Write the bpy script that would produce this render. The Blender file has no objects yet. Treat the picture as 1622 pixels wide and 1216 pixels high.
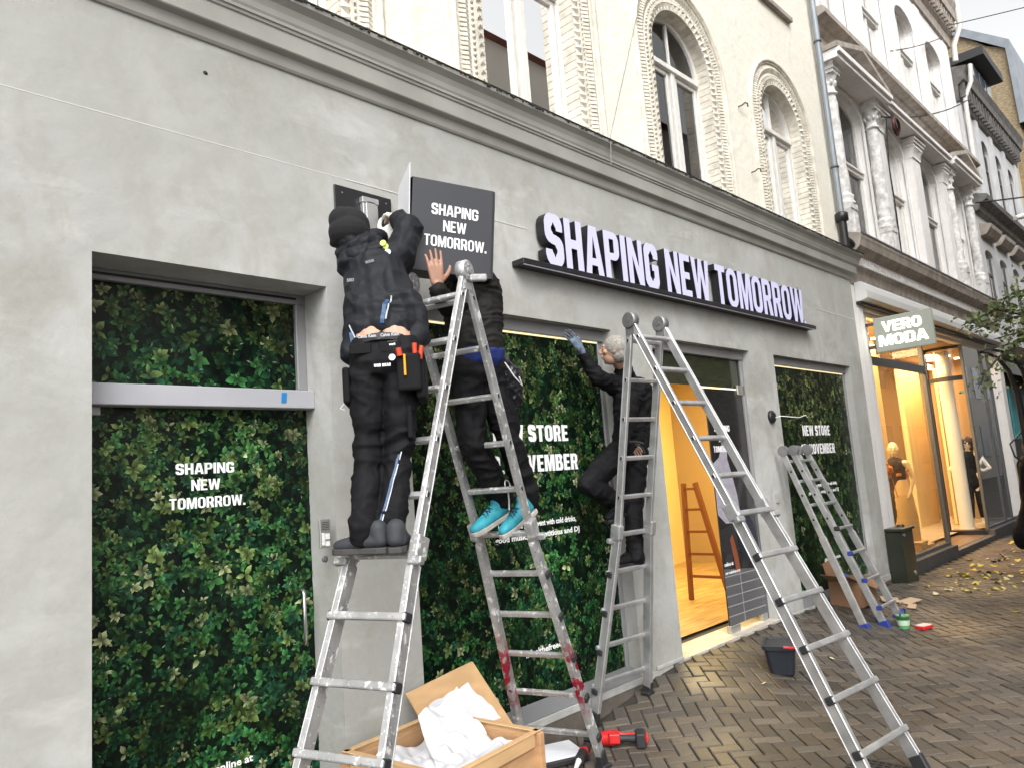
import bpy, math, random
import numpy as np
from mathutils import Vector, Matrix, noise
random.seed(7); rng = np.random.default_rng(7)
S = bpy.context.scene
COL = S.collection
# ---------------- camera ----------------
cam_d = bpy.data.cameras.new('camera'); cam = bpy.data.objects.new('camera', cam_d); COL.objects.link(cam); S.camera = cam
cam_d.sensor_width = 36; cam_d.lens = 36*1170/1622; cam_d.clip_end = 400; cam_d.clip_start = .05
dx = Vector((1159, 67, 1170)).normalized()
dz = Vector((-666, -8908, 1170)).normalized(); dz = (dz-dx*dx.dot(dz)).normalized()
dy = dz.cross(dx)
right = Vector((dx[0], dy[0], dz[0])); down = Vector((dx[1], dy[1], dz[1])); fwd = Vector((dx[2], dy[2], dz[2]))
m = Matrix((( right[0], -down[0], -fwd[0], 0), (right[1], -down[1], -fwd[1], -3.53195), (right[2], -down[2], -fwd[2], 1.6), (0, 0, 0, 1)))
cam.matrix_world = m
# ---------------- sky and sun ----------------
W = bpy.data.worlds.new('World'); S.world = W; W.use_nodes = True
nt = W.node_tree; nt.nodes.clear()
sky = nt.nodes.new('ShaderNodeTexSky'); sky.sky_type = 'NISHITA'; sky.sun_disc = False
sky.sun_elevation = math.radians(46); sky.sun_rotation = math.radians(222); sky.air_density = 1.0; sky.dust_density = 4.0; sky.ozone_density = 1
hsv = nt.nodes.new('ShaderNodeHueSaturation'); hsv.inputs['Saturation'].default_value = .04
bg = nt.nodes.new('ShaderNodeBackground'); bg.inputs['Strength'].default_value = .15
wo = nt.nodes.new('ShaderNodeOutputWorld')
nt.links.new(sky.outputs[0], hsv.inputs['Color']); nt.links.new(hsv.outputs[0], bg.inputs['Color']); nt.links.new(bg.outputs[0], wo.inputs['Surface'])
sun_d = bpy.data.lights.new('sun', 'SUN'); sun_d.energy = .5; sun_d.angle = math.radians(40); sun_d.color = (1, .97, .92)
sun = bpy.data.objects.new('sun', sun_d); COL.objects.link(sun)
# light comes from the open left end of the street, high up
sd = Vector((math.sin(math.radians(222))*math.cos(math.radians(46)), math.cos(math.radians(222))*math.cos(math.radians(46)), math.sin(math.radians(46))))
sun.rotation_euler = sd.to_track_quat('Z', 'Y').to_euler()
S.view_settings.view_transform = 'Standard'; S.view_settings.look = 'None'; S.view_settings.gamma = 1; S.view_settings.exposure = 1.15
try:
    S.cycles.max_bounces = 8; S.cycles.transparent_max_bounces = 12; S.cycles.use_denoising = True
    S.cycles.sample_clamp_indirect = 6
except Exception: pass
# ---------------- helpers ----------------
def V(*a): return Vector(a)
MATS = {}
def mat(name, col, rough=.6, metal=0., var=0., vs=4., col2=None, bump=0., bs=60., coat=0., emit=None, es=0., spec=.5, detail=4., lo=.35, hi=.65, stretch=None, bd=.004, bump2=0., bs2=6.):
    if name in MATS: return MATS[name]
    M = bpy.data.materials.new(name); M.use_nodes = True; n = M.node_tree; N = n.nodes; L = n.links
    P = N['Principled BSDF']; P.inputs['Base Color'].default_value = (*col, 1); P.inputs['Roughness'].default_value = rough
    P.inputs['Metallic'].default_value = metal; P.inputs['Specular IOR Level'].default_value = spec
    if coat: P.inputs['Coat Weight'].default_value = coat; P.inputs['Coat Roughness'].default_value = .05
    if emit: P.inputs['Emission Color'].default_value = (*emit, 1); P.inputs['Emission Strength'].default_value = es
    tc = N.new('ShaderNodeTexCoord'); mp = N.new('ShaderNodeMapping'); L.new(tc.outputs['Object'], mp.inputs[0])
    if stretch: mp.inputs['Scale'].default_value = stretch
    if col2 or var:
        c2 = col2 or tuple(max(0, c*(1-var)) for c in col)
        t = N.new('ShaderNodeTexNoise'); t.inputs['Scale'].default_value = vs; t.inputs['Detail'].default_value = detail; L.new(mp.outputs[0], t.inputs['Vector'])
        r = N.new('ShaderNodeMapRange'); r.inputs[1].default_value = lo; r.inputs[2].default_value = hi; L.new(t.outputs[0], r.inputs[0])
        x = N.new('ShaderNodeMix'); x.data_type = 'RGBA'; x.inputs[6].default_value = (*col, 1); x.inputs[7].default_value = (*c2, 1)
        L.new(r.outputs[0], x.inputs[0]); L.new(x.outputs[2], P.inputs['Base Color'])
    if bump:
        t = N.new('ShaderNodeTexNoise'); t.inputs['Scale'].default_value = bs; t.inputs['Detail'].default_value = 5; L.new(mp.outputs[0], t.inputs['Vector'])
        b = N.new('ShaderNodeBump'); b.inputs['Strength'].default_value = bump; b.inputs['Distance'].default_value = bd; L.new(t.outputs[0], b.inputs['Height'])
        if bump2:
            t2 = N.new('ShaderNodeTexNoise'); t2.inputs['Scale'].default_value = bs2; t2.inputs['Detail'].default_value = 3; L.new(mp.outputs[0], t2.inputs['Vector'])
            b2 = N.new('ShaderNodeBump'); b2.inputs['Strength'].default_value = bump2; b2.inputs['Distance'].default_value = .03; L.new(t2.outputs[0], b2.inputs['Height']); L.new(b.outputs[0], b2.inputs['Normal']); b = b2
        L.new(b.outputs[0], P.inputs['Normal'])
    MATS[name] = M; return M
def setbase(o, parent):
    if parent is not None:
        o.parent = parent; o.matrix_parent_inverse = Matrix.Translation(-parent.location)
def tag(o, label=None, cat=None, group=None, kind=None):
    if label: o['label'] = label
    if cat: o['category'] = cat
    if group: o['group'] = group
    if kind: o['kind'] = kind
    return o
def thing(name, loc, label, cat, group=None):
    o = bpy.data.objects.new(name, None); COL.objects.link(o); o.location = loc; o.empty_display_size = .1
    return tag(o, label, cat, group)
class MB:
    def __init__(s): s.v = []; s.f = []; s.m = []; s.smooth = []
    def add(s, vs, fs, mi=0, sm=False):
        b = len(s.v); s.v += [tuple(v) for v in vs]
        for f in fs: s.f.append(tuple(b+i for i in f)); s.m.append(mi); s.smooth.append(sm)
    def box(s, x0, x1, y0, y1, z0, z1, mi=0):
        vs = [(x, y, z) for x in (x0, x1) for y in (y0, y1) for z in (z0, z1)]
        s.add(vs, [(0, 1, 3, 2), (4, 6, 7, 5), (0, 4, 5, 1), (2, 3, 7, 6), (0, 2, 6, 4), (1, 5, 7, 3)], mi)
    def obox(s, c, a, b, n, la, lb, ln, mi=0):
        c = Vector(c); a = Vector(a).normalized()*la/2; b = Vector(b).normalized()*lb/2; n = Vector(n).normalized()*ln/2
        vs = [c+a*i+b*j+n*k for i in (-1, 1) for j in (-1, 1) for k in (-1, 1)]
        s.add(vs, [(0, 1, 3, 2), (4, 6, 7, 5), (0, 4, 5, 1), (2, 3, 7, 6), (0, 2, 6, 4), (1, 5, 7, 3)], mi)
    def bar(s, p, q, w, h, up=(0, 0, 1), mi=0, ext=0.):
        p = Vector(p); q = Vector(q); d = (q-p).normalized(); a = d.cross(Vector(up))
        if a.length < 1e-4: a = d.cross(Vector((0, 1, 0)))
        a.normalize(); b = a.cross(d)
        s.obox((p+q)/2, d, a, b, (q-p).length+2*ext, w, h, mi)
    def tube(s, pts, r, n=8, mi=0, caps=True, sm=True):
        pts = [Vector(p) for p in pts]; R = r if isinstance(r, (list, tuple)) else [r]*len(pts)
        prev = None; rings = []
        for i, p in enumerate(pts):
            d = (pts[min(i+1, len(pts)-1)]-pts[max(i-1, 0)]).normalized()
            if prev is None:
                a = d.cross(Vector((0, 0, 1)));
                if a.length < 1e-3: a = d.cross(Vector((0, 1, 0)))
            else: a = prev-d*prev.dot(d)
            a.normalize(); prev = a; b = d.cross(a)
            rings.append([p+(a*math.cos(2*math.pi*k/n)+b*math.sin(2*math.pi*k/n))*R[i] for k in range(n)])
        vs = [v for rg in rings for v in rg]; fs = []
        for i in range(len(pts)-1):
            for k in range(n): fs.append((i*n+k, i*n+(k+1) % n, (i+1)*n+(k+1) % n, (i+1)*n+k))
        s.add(vs, fs, mi, sm)
        if caps:
            s.add(rings[0], [tuple(range(n))[::-1]], mi); s.add(rings[-1], [tuple(range(n))], mi)
    def lathe(s, c, prof, n=20, mi=0, axis=(0, 0, 1), sm=True, caps=True):
        ax = Vector(axis).normalized(); a = ax.cross(Vector((0, 1, 0)))
        if a.length < 1e-3: a = ax.cross(Vector((1, 0, 0)))
        a.normalize(); b = ax.cross(a); c = Vector(c)
        vs = [c+ax*z+(a*math.cos(2*math.pi*k/n)+b*math.sin(2*math.pi*k/n))*r for r, z in prof for k in range(n)]
        fs = [(i*n+k, i*n+(k+1) % n, (i+1)*n+(k+1) % n, (i+1)*n+k) for i in range(len(prof)-1) for k in range(n)]
        s.add(vs, fs, mi, sm)
        if caps: s.add(vs[:n], [tuple(range(n))[::-1]], mi); s.add(vs[-n:], [tuple(range(n))], mi)
    def extr(s, prof, x0, x1, mi=0, caps=True):   # profile (y,z) swept along x
        n = len(prof); vs = [(x0, y, z) for y, z in prof]+[(x1, y, z) for y, z in prof]
        s.add(vs, [(i, (i+1) % n, n+(i+1) % n, n+i) for i in range(n)], mi)
        if caps: s.add(vs[:n], [tuple(range(n))[::-1]], mi); s.add(vs[n:], [tuple(range(n))], mi)
    def sphere(s, c, r, n=12, k=8, mi=0, sc=(1, 1, 1)):
        c = Vector(c); vs = []; 
        for i in range(k+1):
            t = math.pi*i/k
            for j in range(n):
                p = 2*math.pi*j/n; vs.append(c+Vector((math.sin(t)*math.cos(p)*sc[0], math.sin(t)*math.sin(p)*sc[1], math.cos(t)*sc[2]))*r)
        s.add(vs, [(i*n+j, (i+1)*n+j, (i+1)*n+(j+1) % n, i*n+(j+1) % n) for i in range(k) for j in range(n)], mi, True)
    def build(s, name, mats, parent=None, bevel=0., seg=1, fix=True):
        me = bpy.data.meshes.new(name); me.from_pydata(s.v, [], s.f)
        if not isinstance(mats, (list, tuple)): mats = [mats]
        for m_ in mats: me.materials.append(m_)
        me.polygons.foreach_set('material_index', s.m); me.polygons.foreach_set('use_smooth', s.smooth); me.update()
        if fix:
            import bmesh
            bm = bmesh.new(); bm.from_mesh(me); bmesh.ops.recalc_face_normals(bm, faces=bm.faces); bm.to_mesh(me); bm.free()
        o = bpy.data.objects.new(name, me); COL.objects.link(o); setbase(o, parent)
        if bevel:
            b = o.modifiers.new('bevel', 'BEVEL'); b.width = bevel; b.segments = seg; b.limit_method = 'ANGLE'; b.angle_limit = math.radians(40)
        return o
def part(name, mats, parent, fn, bevel=0., seg=1):
    b = MB(); fn(b); return b.build(name, mats, parent, bevel, seg)
def parts(name, mats, parent, fn, bevel=0., seg=1):   # every loose piece becomes a part of its own
    b = MB(); fn(b); n = len(b.v); up_ = list(range(n))
    def find(i):
        while up_[i] != i: up_[i] = up_[up_[i]]; i = up_[i]
        return i
    for f in b.f:
        for i in f[1:]: up_[find(i)] = find(f[0])
    groups = {}
    for f, m_, s_ in zip(b.f, b.m, b.smooth): groups.setdefault(find(f[0]), []).append((f, m_, s_))
    out = []
    for fs in groups.values():
        q = MB(); ids = {}
        for f, m_, s_ in fs:
            for i in f:
                if i not in ids: ids[i] = len(q.v); q.v.append(b.v[i])
            q.f.append(tuple(ids[i] for i in f)); q.m.append(m_); q.smooth.append(s_)
        out.append(q.build(name, mats, parent, bevel, seg))
    return out
def eval_mesh(o):
    dg = bpy.context.evaluated_depsgraph_get(); dg.update()
    e = o.evaluated_get(dg); me = bpy.data.meshes.new_from_object(e, depsgraph=dg); return me
def contour_mesh(contours, depth):   # closed 2-D outlines (holes allowed) -> solid, in x,y, thickness along z 0..depth
    cu = bpy.data.curves.new('c', 'CURVE'); cu.dimensions = '2D'; cu.fill_mode = 'BOTH' if depth else 'FRONT'; cu.extrude = depth/2
    for c in contours:
        sp = cu.splines.new('POLY'); sp.points.add(len(c)-1); sp.use_cyclic_u = True
        for i, p in enumerate(c): sp.points[i].co = (p[0], p[1], 0, 1)
    o = bpy.data.objects.new('c', cu); COL.objects.link(o)
    me = eval_mesh(o); bpy.data.objects.remove(o); bpy.data.curves.remove(cu)
    vs = [(v.co.x, v.co.y, v.co.z+depth/2) for v in me.vertices]; fs = [tuple(p.vertices) for p in me.polygons]
    bpy.data.meshes.remove(me); return vs, fs
def panel_holes(mb, outer, holes, y0, y1, mi=0):   # slab in x,z with holes, from y0 (front) to y1
    vs, fs = contour_mesh([outer]+holes, abs(y1-y0))
    mb.add([(x, y0+z, y) for x, y, z in vs], fs, mi)
# ---------------- lettering ----------------
def arc(cx, cy, rx, ry, a0, a1, n=7):
    return [(cx+rx*math.cos(math.radians(a0+(a1-a0)*i/n)), cy+ry*math.sin(math.radians(a0+(a1-a0)*i/n))) for i in range(n+1)]
def rrect(x0, y0, x1, y1, r):
    return arc(x1-r, y0+r, r, r, -90, 0)+arc(x1-r, y1-r, r, r, 0, 90)+arc(x0+r, y1-r, r, r, 90, 180)+arc(x0+r, y0+r, r, r, 180, 270)
def stroke(path, tw, th):   # tw: stem thickness, th: thickness of horizontal runs
    L = []; R_ = []; n = len(path)
    for i, p in enumerate(path):
        a = path[max(i-1, 0)]; b = path[min(i+1, n-1)]; d = Vector((b[0]-a[0], b[1]-a[1])).normalized()
        k = abs(d.y)*tw+abs(d.x)*th; nx, ny = -d.y*k/2, d.x*k/2
        L.append((p[0]+nx, p[1]+ny)); R_.append((p[0]-nx, p[1]-ny))
    return L+R_[::-1]
def glyph(c, t=.2, k=1.):
    h = t*.82; w = .56*k
    if c == 'I': return t, [[(0, 0), (t, 0), (t, 1), (0, 1)]]
    if c == 'H': return w, [[(0, 0), (t, 0), (t, .42), (w-t, .42), (w-t, 0), (w, 0), (w, 1), (w-t, 1), (w-t, .6), (t, .6), (t, 1), (0, 1)]]
    if c == 'T': w = .52*k; return w, [[(w/2-t/2, 0), (w/2+t/2, 0), (w/2+t/2, 1-h), (w, 1-h), (w, 1), (0, 1), (0, 1-h), (w/2-t/2, 1-h)]]
    if c == 'E': w = .47*k; return w, [[(0, 0), (w, 0), (w, h), (t, h), (t, .42), (w-.05, .42), (w-.05, .58), (t, .58), (t, 1-h), (w, 1-h), (w, 1), (0, 1)]]
    if c == 'N': return w+.02, [[(0, 0), (t*.9, 0), (t*.9, .62), (w+.02-t, 0), (w+.02, 0), (w+.02, 1), (w+.02-t*.9, 1), (w+.02-t*.9, .38), (t, 1), (0, 1)]]
    if c == 'M':
        w = .74*k; m_ = w/2; return w, [[(0, 0), (t*.9, 0), (t*.9, .66), (m_-.075, 0), (m_+.075, 0), (w-t*.9, .66), (w-t*.9, 0), (w, 0), (w, 1), (w-t*1.3, 1), (m_, .4), (t*1.3, 1), (0, 1)]]
    if c == 'W':
        w = .86*k; a, b, s_ = .27*w, .73*w, t*.5
        return w, [[(0, 1), (t, 1), (a+.005, .36), (w/2-s_*.8, 1), (w/2+s_*.8, 1), (b-.005, .36), (w-t, 1), (w, 1), (b+s_, 0), (b-s_, 0), (w/2, .6), (a+s_, 0), (a-s_, 0)][::-1]]
    if c == 'V': w = .6*k; return w, [[(w/2-.1, 0), (w/2+.1, 0), (w, 1), (w-t, 1), (w/2, .28), (t, 1), (0, 1)]]
    if c == 'A': w = .62*k; return w, [[(0, 0), (t, 0), (t+.025, .19), (w-t-.025, .19), (w-t, 0), (w, 0), (w/2+.13, 1), (w/2-.13, 1)], [(t+.05, .34), (w/2, .8), (w-t-.05, .34)]]
    if c == 'O': w = .57*k; r = .26*k; return w, [rrect(0, 0, w, 1, r), rrect(t, h, w-t, 1-h, (w-2*t)*.48)[::-1]]
    if c == '0': return glyph('O', t, k)
    if c == 'D': w = .56*k; r = .24; return w, [[(0, 0)]+arc(w-r, r, r, r, -90, 0)+arc(w-r, 1-r, r, r, 0, 90)+[(0, 1)], [(t, h), (t, 1-h)]+arc(w-r, 1-r, r-t, r-h, 90, 0)+arc(w-r, r, r-t, r-h, 0, -90)]
    if c in 'PR':
        w = .54*k; r = .2; lo = .4
        o_ = [(0, 0), (t, 0), (t, lo)]
        if c == 'R': o_ += [(t+.07, lo), (w-t+.01, 0), (w+.02, 0), (w-t+.13, lo+.03)]
        else: o_ += [(w-r, lo)]
        o_ += arc(w-r, lo+r, r, r, -75 if c == 'R' else -85, 0)+arc(w-r, 1-r, r, r, 0, 90)+[(0, 1)]
        return w+(.02 if c == 'R' else 0), [o_, [(t, lo+h*.95), (t, 1-h)]+arc(w-r, 1-r, max(r-t, .01)+.0, r-h, 90, 0, 4)+arc(w-r, lo+r, max(r-t, .01), r-h, 0, -90, 4)]
    if c == 'B':
        w = .56*k; r = .18
        o_ = [(0, 0)]+arc(w-r, r, r, r, -90, 0)+arc(w-r, .52-r+.02, r, r, 0, 60, 3)+arc(w-r-.02, 1-r, r, r, -50, 0, 3)+arc(w-r-.02, 1-r, r, r, 10, 90)+[(0, 1)]
        return w, [o_, [(t, h*.9), (t, .44), (w-t-.03, .44), (w-t, .4), (w-t, h+.05), (w-t-.03, h*.9)], [(t, .59), (t, 1-h*.9), (w-t-.05, 1-h*.9), (w-t-.02, .92-h), (w-t-.02, .63), (w-t-.05, .59)]]
    if c == 'S':
        w = .54*k; a = t/2; b = h/2; rx = w/2-a; cx = w/2
        p = [(a+.0, .3)]+arc(cx, .27, rx, .27-b, 180, 360, 10)+[(w-a, .3)]+arc(cx, .31, rx, .19, 10, 70, 4)+arc(cx, .69, rx, .19, 250, 190, 4)+arc(cx, .73, rx, .27-b, 180, 0, 10)+[(w-a, .68)]
        return w, [stroke(p, t, h)]
    if c == 'G':
        w = .56*k; a = t/2; b = h/2; rx = w/2-a; cx = w/2
        p = [(w-a, .67)]+arc(cx, .74, rx, .26-b, 0, 180, 10)+arc(cx, .26, rx, .26-b, 180, 360, 10)+[(w-a, .54)]
        g = stroke(p, t, h); n = len(p)
        return w, [g[:n-1]+[(w-t, .40), (w/2+.01, .40), (w/2+.01, .54)]+g[n:]]
    if c == '1': return .34, [[(.14, 0), (.34, 0), (.34, 1), (.18, 1), (.0, .84), (.0, .68), (.14, .76)]]
    if c == '9':
        w = .54; a = t/2; b = h/2; rx = w/2-a
        return w, [stroke([(a, .27)]+arc(w/2, .25, rx, .25-b, 190, 360, 9)+[(w-a, .45), (w-a, .7)]+arc(w/2, .76, rx, .24-b, 0, 180, 9)+arc(w/2, .62, rx*.92, .13, 180, 292, 7), t, h)]
    if c == '.': return .17, [[(0, 0), (.17, 0), (.17, .19), (0, .19)]]
    return .24, []
def text_contours(txt, t=.2, sp=.07, k=1.):
    x = 0; out = []
    for c in txt:
        if c == ' ': x += .26; continue
        w, cs = glyph(c, t, k); out.append((x, cs)); x += w+sp
    return out, x-sp
def caps(mb, txt, O, X, Y, width=None, height=.1, depth=.002, t=.2, align='l', mi=0, k=1.):
    """lay a line of capitals: O baseline origin, X reading direction, Y up; thickness grows along X x Y"""
    out, w = text_contours(txt, t, k=k); X = Vector(X).normalized(); Y = Vector(Y).normalized(); Z = X.cross(Y); O = Vector(O)
    sx = (width/w) if width else height; off = {'l': 0, 'c': -w*sx/2, 'r': -w*sx}[align]
    for x0, cs in out:
        if cs:
            vs, fs = contour_mesh([[(x0+p[0], p[1]) for p in c] for c in cs], depth/height)
            mb.add([O+X*(off+v[0]*sx)+Y*(v[1]*height)+Z*(v[2]*height) for v in vs], fs, mi)
    return w*sx
def small_text(mb, txt, O, X, Y, height, width=None, depth=.001, align='CENTER', mi=0, bold=.02):
    cu = bpy.data.curves.new('t', 'FONT'); cu.body = txt; cu.extrude = .01; cu.offset = bold; cu.resolution_u = 2; cu.align_x = align
    o = bpy.data.objects.new('t', cu); COL.objects.link(o); me = eval_mesh(o); bpy.data.objects.remove(o)
    xs = [v.co.x for v in me.vertices]; w = max(xs)-min(xs); sx = width/w if width else height
    X = Vector(X).normalized(); Y = Vector(Y).normalized(); Z = X.cross(Y); O = Vector(O)
    mb.add([O+X*v.co.x*sx+Y*v.co.y*height+Z*(v.co.z+.01)*depth/.02 for v in me.vertices], [tuple(p.vertices) for p in me.polygons], mi)
    bpy.data.meshes.remove(me)
# ---------------- materials ----------------
def layered(name, base, layers, rough=.85, bumps=((220, .3, .002), (6, .25, .03)), wetlow=None):
    """base colour with several overlaid stain layers: (scale, lo, hi, colour, amount, stretch)"""
    M = bpy.data.materials.new(name); M.use_nodes = True; N = M.node_tree.nodes; L = M.node_tree.links; P = N['Principled BSDF']; P.inputs['Roughness'].default_value = rough; P.inputs['Specular IOR Level'].default_value = .3
    tc = N.new('ShaderNodeTexCoord'); last = None; col = base
    for i, (sc, lo, hi, c2, amt, st) in enumerate(layers):
        mp = N.new('ShaderNodeMapping'); mp.inputs['Scale'].default_value = st or (1, 1, 1); mp.inputs['Location'].default_value = (i*3.7, i*1.3, i*2.1); L.new(tc.outputs['Object'], mp.inputs[0])
        t = N.new('ShaderNodeTexNoise'); t.inputs['Scale'].default_value = sc; t.inputs['Detail'].default_value = 9; t.inputs['Roughness'].default_value = .62; t.inputs['Distortion'].default_value = .5; L.new(mp.outputs[0], t.inputs['Vector'])
        r = N.new('ShaderNodeMapRange'); r.inputs[1].default_value = lo; r.inputs[2].default_value = hi; r.inputs[4].default_value = amt; L.new(t.outputs[0], r.inputs[0])
        x = N.new('ShaderNodeMix'); x.data_type = 'RGBA'; L.new(r.outputs[0], x.inputs[0])
        if last is None: x.inputs[6].default_value = (*base, 1)
        else: L.new(last, x.inputs[6])
        x.inputs[7].default_value = (*c2, 1); last = x.outputs[2]
    L.new(last, P.inputs['Base Color']); nb = None
    for sc, st_, d in bumps:
        t = N.new('ShaderNodeTexNoise'); t.inputs['Scale'].default_value = sc; t.inputs['Detail'].default_value = 4; L.new(tc.outputs['Object'], t.inputs['Vector'])
        b_ = N.new('ShaderNodeBump'); b_.inputs['Strength'].default_value = st_; b_.inputs['Distance'].default_value = d; L.new(t.outputs[0], b_.inputs['Height'])
        if nb: L.new(nb, b_.inputs['Normal'])
        nb = b_.outputs[0]
    L.new(nb, P.inputs['Normal']); MATS[name] = M; return M
plaster = layered('grey render', (.49, .49, .475), [(.7, .38, .60, (.33, .33, .31), .9, None), (2.6, .48, .66, (.27, .27, .225), .7, None), (1.6, .55, .75, (.58, .58, .57), .8, (1, 1, 2.5)), (5.5, .50, .66, (.31, .30, .255), .6, (1, 1, .5)), (.35, .45, .62, (.36, .36, .335), .6, None), (26, .3, .7, (.40, .40, .385), .35, None), (60, .60, .72, (.25, .25, .23), .3, None)], .88, ((240, .35, .002), (30, .12, .006), (5, .3, .03)))
plaster2 = mat('cornice paint', (.36, .35, .32), .7, var=.16, vs=3, bump=.15, bs=60)
cream = layered('cream painted masonry', (.80, .765, .67), [(1.2, .4, .7, (.72, .69, .60), .6, None), (3., .55, .75, (.60, .55, .46), .45, (2.5, 2.5, .35)), (14, .45, .75, (.60, .56, .47), .4, (1, 1, 3))], .8, ((45, .35, .006), (9, .4, .03)))
creamtrim = mat('cream ornament', (.74, .69, .59), .75, var=.3, vs=9, bump=.2, bs=90)
white_st = layered('white painted stucco', (.80, .78, .76), [(1.5, .45, .7, (.70, .675, .65), .6, None), (4, .55, .75, (.42, .39, .36), .5, (3, 3, .3)), (20, .5, .7, (.56, .54, .51), .3, None)], .75, ((60, .2, .004), (8, .2, .02)))
white_orn = mat('white carved stucco', (.78, .76, .74), .7, var=.35, vs=12, bump=.4, bs=40, bd=.02)
stone_br = mat('weathered stone band', (.42, .37, .32), .85, var=.35, vs=7, bump=.4, bs=30)
grey_st = mat('light grey stucco', (.54, .545, .55), .8, var=.12, vs=2, bump=.2, bs=50)
grey_dk = mat('dark grey cornice', (.16, .15, .14), .85, var=.4, vs=6, bump=.5, bs=30)
ybrick = mat('yellow brick gable', (.40, .32, .20), .9, col2=(.24, .18, .11), vs=9, stretch=(1, 1, 3.5), bump=.8, bs=14, bd=.05)
zinc = mat('blue grey zinc', (.27, .30, .33), .5, metal=.3, var=.2, vs=3)
blackm = mat('black metal', (.015, .015, .016), .4)
darkroof = mat('dark roof', (.03, .03, .033), .6)
winwhite = mat('white window paint', (.72, .70, .66), .5, var=.1, vs=12)
curtain = mat('curtain cloth', (.34, .34, .335), .9, var=.25, vs=3, stretch=(14, 14, .4))
roomdark = mat('dark room', (.035, .033, .03), .9)
alu_frame = mat('grey powder coated frame', (.30, .30, .305), .45, metal=.25, var=.08, vs=5)
rail_m = mat('grey rail paint', (.40, .40, .43), .5, var=.1, vs=3)
darkframe = mat('dark grey frame', (.09, .095, .10), .45)
ledge_m = mat('pale ledge', (.42, .42, .40), .75, var=.2, vs=8, bump=.2, bs=60)
plinth_m = mat('brown plinth', (.13, .11, .09), .8, var=.3, vs=8, bump=.3, bs=80)
whitetxt = mat('white vinyl lettering', (.85, .85, .86), .5)
black_vinyl = mat('black print', (.012, .012, .014), .25, coat=.5)
def glass_mat(name, tint=(.9, .95, .95), refl=1., rough=.0, f0=1.5):
    M = bpy.data.materials.new(name); M.use_nodes = True; N = M.node_tree.nodes; L = M.node_tree.links; N.clear()
    o = N.new('ShaderNodeOutputMaterial'); t = N.new('ShaderNodeBsdfTransparent'); t.inputs[0].default_value = (*tint, 1)
    g = N.new('ShaderNodeBsdfGlossy'); g.inputs['Roughness'].default_value = rough; g.inputs[0].default_value = (refl, refl, refl, 1)
    f = N.new('ShaderNodeFresnel'); f.inputs[0].default_value = f0; x = N.new('ShaderNodeMixShader')
    L.new(f.outputs[0], x.inputs[0]); L.new(t.outputs[0], x.inputs[1]); L.new(g.outputs[0], x.inputs[2]); L.new(x.outputs[0], o.inputs[0]); return M
glass = glass_mat('window glass', tint=(.8, .84, .86), refl=.85, f0=1.95); shopglass = glass_mat('shop glass', tint=(.93, .95, .93), f0=1.55)
# bricks with per brick colour attribute
def attr_mat(name, rough, bump=.3, bs=120, wet=False, coat=0., spec=.5):
    M = bpy.data.materials.new(name); M.use_nodes = True; N = M.node_tree.nodes; L = M.node_tree.links; P = N['Principled BSDF']
    a = N.new('ShaderNodeAttribute'); a.attribute_name = 'Col'
    tc = N.new('ShaderNodeTexCoord'); t = N.new('ShaderNodeTexNoise'); t.inputs['Scale'].default_value = bs; t.inputs['Detail'].default_value = 6; L.new(tc.outputs['Object'], t.inputs['Vector'])
    mx = N.new('ShaderNodeMix'); mx.data_type = 'RGBA'; mx.blend_type = 'MULTIPLY'; mx.inputs[0].default_value = 1
    r = N.new('ShaderNodeMapRange'); r.inputs[1].default_value = .3; r.inputs[2].default_value = .7; r.inputs[3].default_value = .72; r.inputs[4].default_value = 1.28; L.new(t.outputs[0], r.inputs[0])
    L.new(a.outputs['Color'], mx.inputs[6]); L.new(r.outputs[0], mx.inputs[7]); L.new(mx.outputs[2], P.inputs['Base Color'])
    P.inputs['Roughness'].default_value = rough; P.inputs['Specular IOR Level'].default_value = spec
    if coat: P.inputs['Coat Weight'].default_value = coat; P.inputs['Coat Roughness'].default_value = .03
    if wet:
        t2 = N.new('ShaderNodeTexNoise'); t2.inputs['Scale'].default_value = .9; t2.inputs['Detail'].default_value = 4; L.new(tc.outputs['Object'], t2.inputs['Vector'])
        r2 = N.new('ShaderNodeMapRange'); r2.inputs[1].default_value = .35; r2.inputs[2].default_value = .65; r2.inputs[3].default_value = .42; r2.inputs[4].default_value = .75; L.new(t2.outputs[0], r2.inputs[0]); L.new(r2.outputs[0], P.inputs['Roughness'])
    if bump:
        b = N.new('ShaderNodeBump'); b.inputs['Strength'].default_value = bump; b.inputs['Distance'].default_value = .003; L.new(t.outputs[0], b.inputs['Height']); L.new(b.outputs[0], P.inputs['Normal'])
    return M
brickm = attr_mat('brown clinker pavers', .5, .5, 90, wet=True)
leafprint = attr_mat('printed leaves on glass', .4, 0, 60, coat=.12, spec=.15)
def setcol(me, cols):   # one colour per face
    at = me.color_attributes.new('Col', 'FLOAT_COLOR', 'CORNER'); n = np.empty(len(me.polygons), dtype=int); me.polygons.foreach_get('loop_total', n)
    c = np.repeat(np.asarray(cols, dtype=np.float32), n, axis=0); c = np.hstack([c, np.ones((len(c), 1), np.float32)]); at.data.foreach_set('color', c.ravel())
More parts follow.
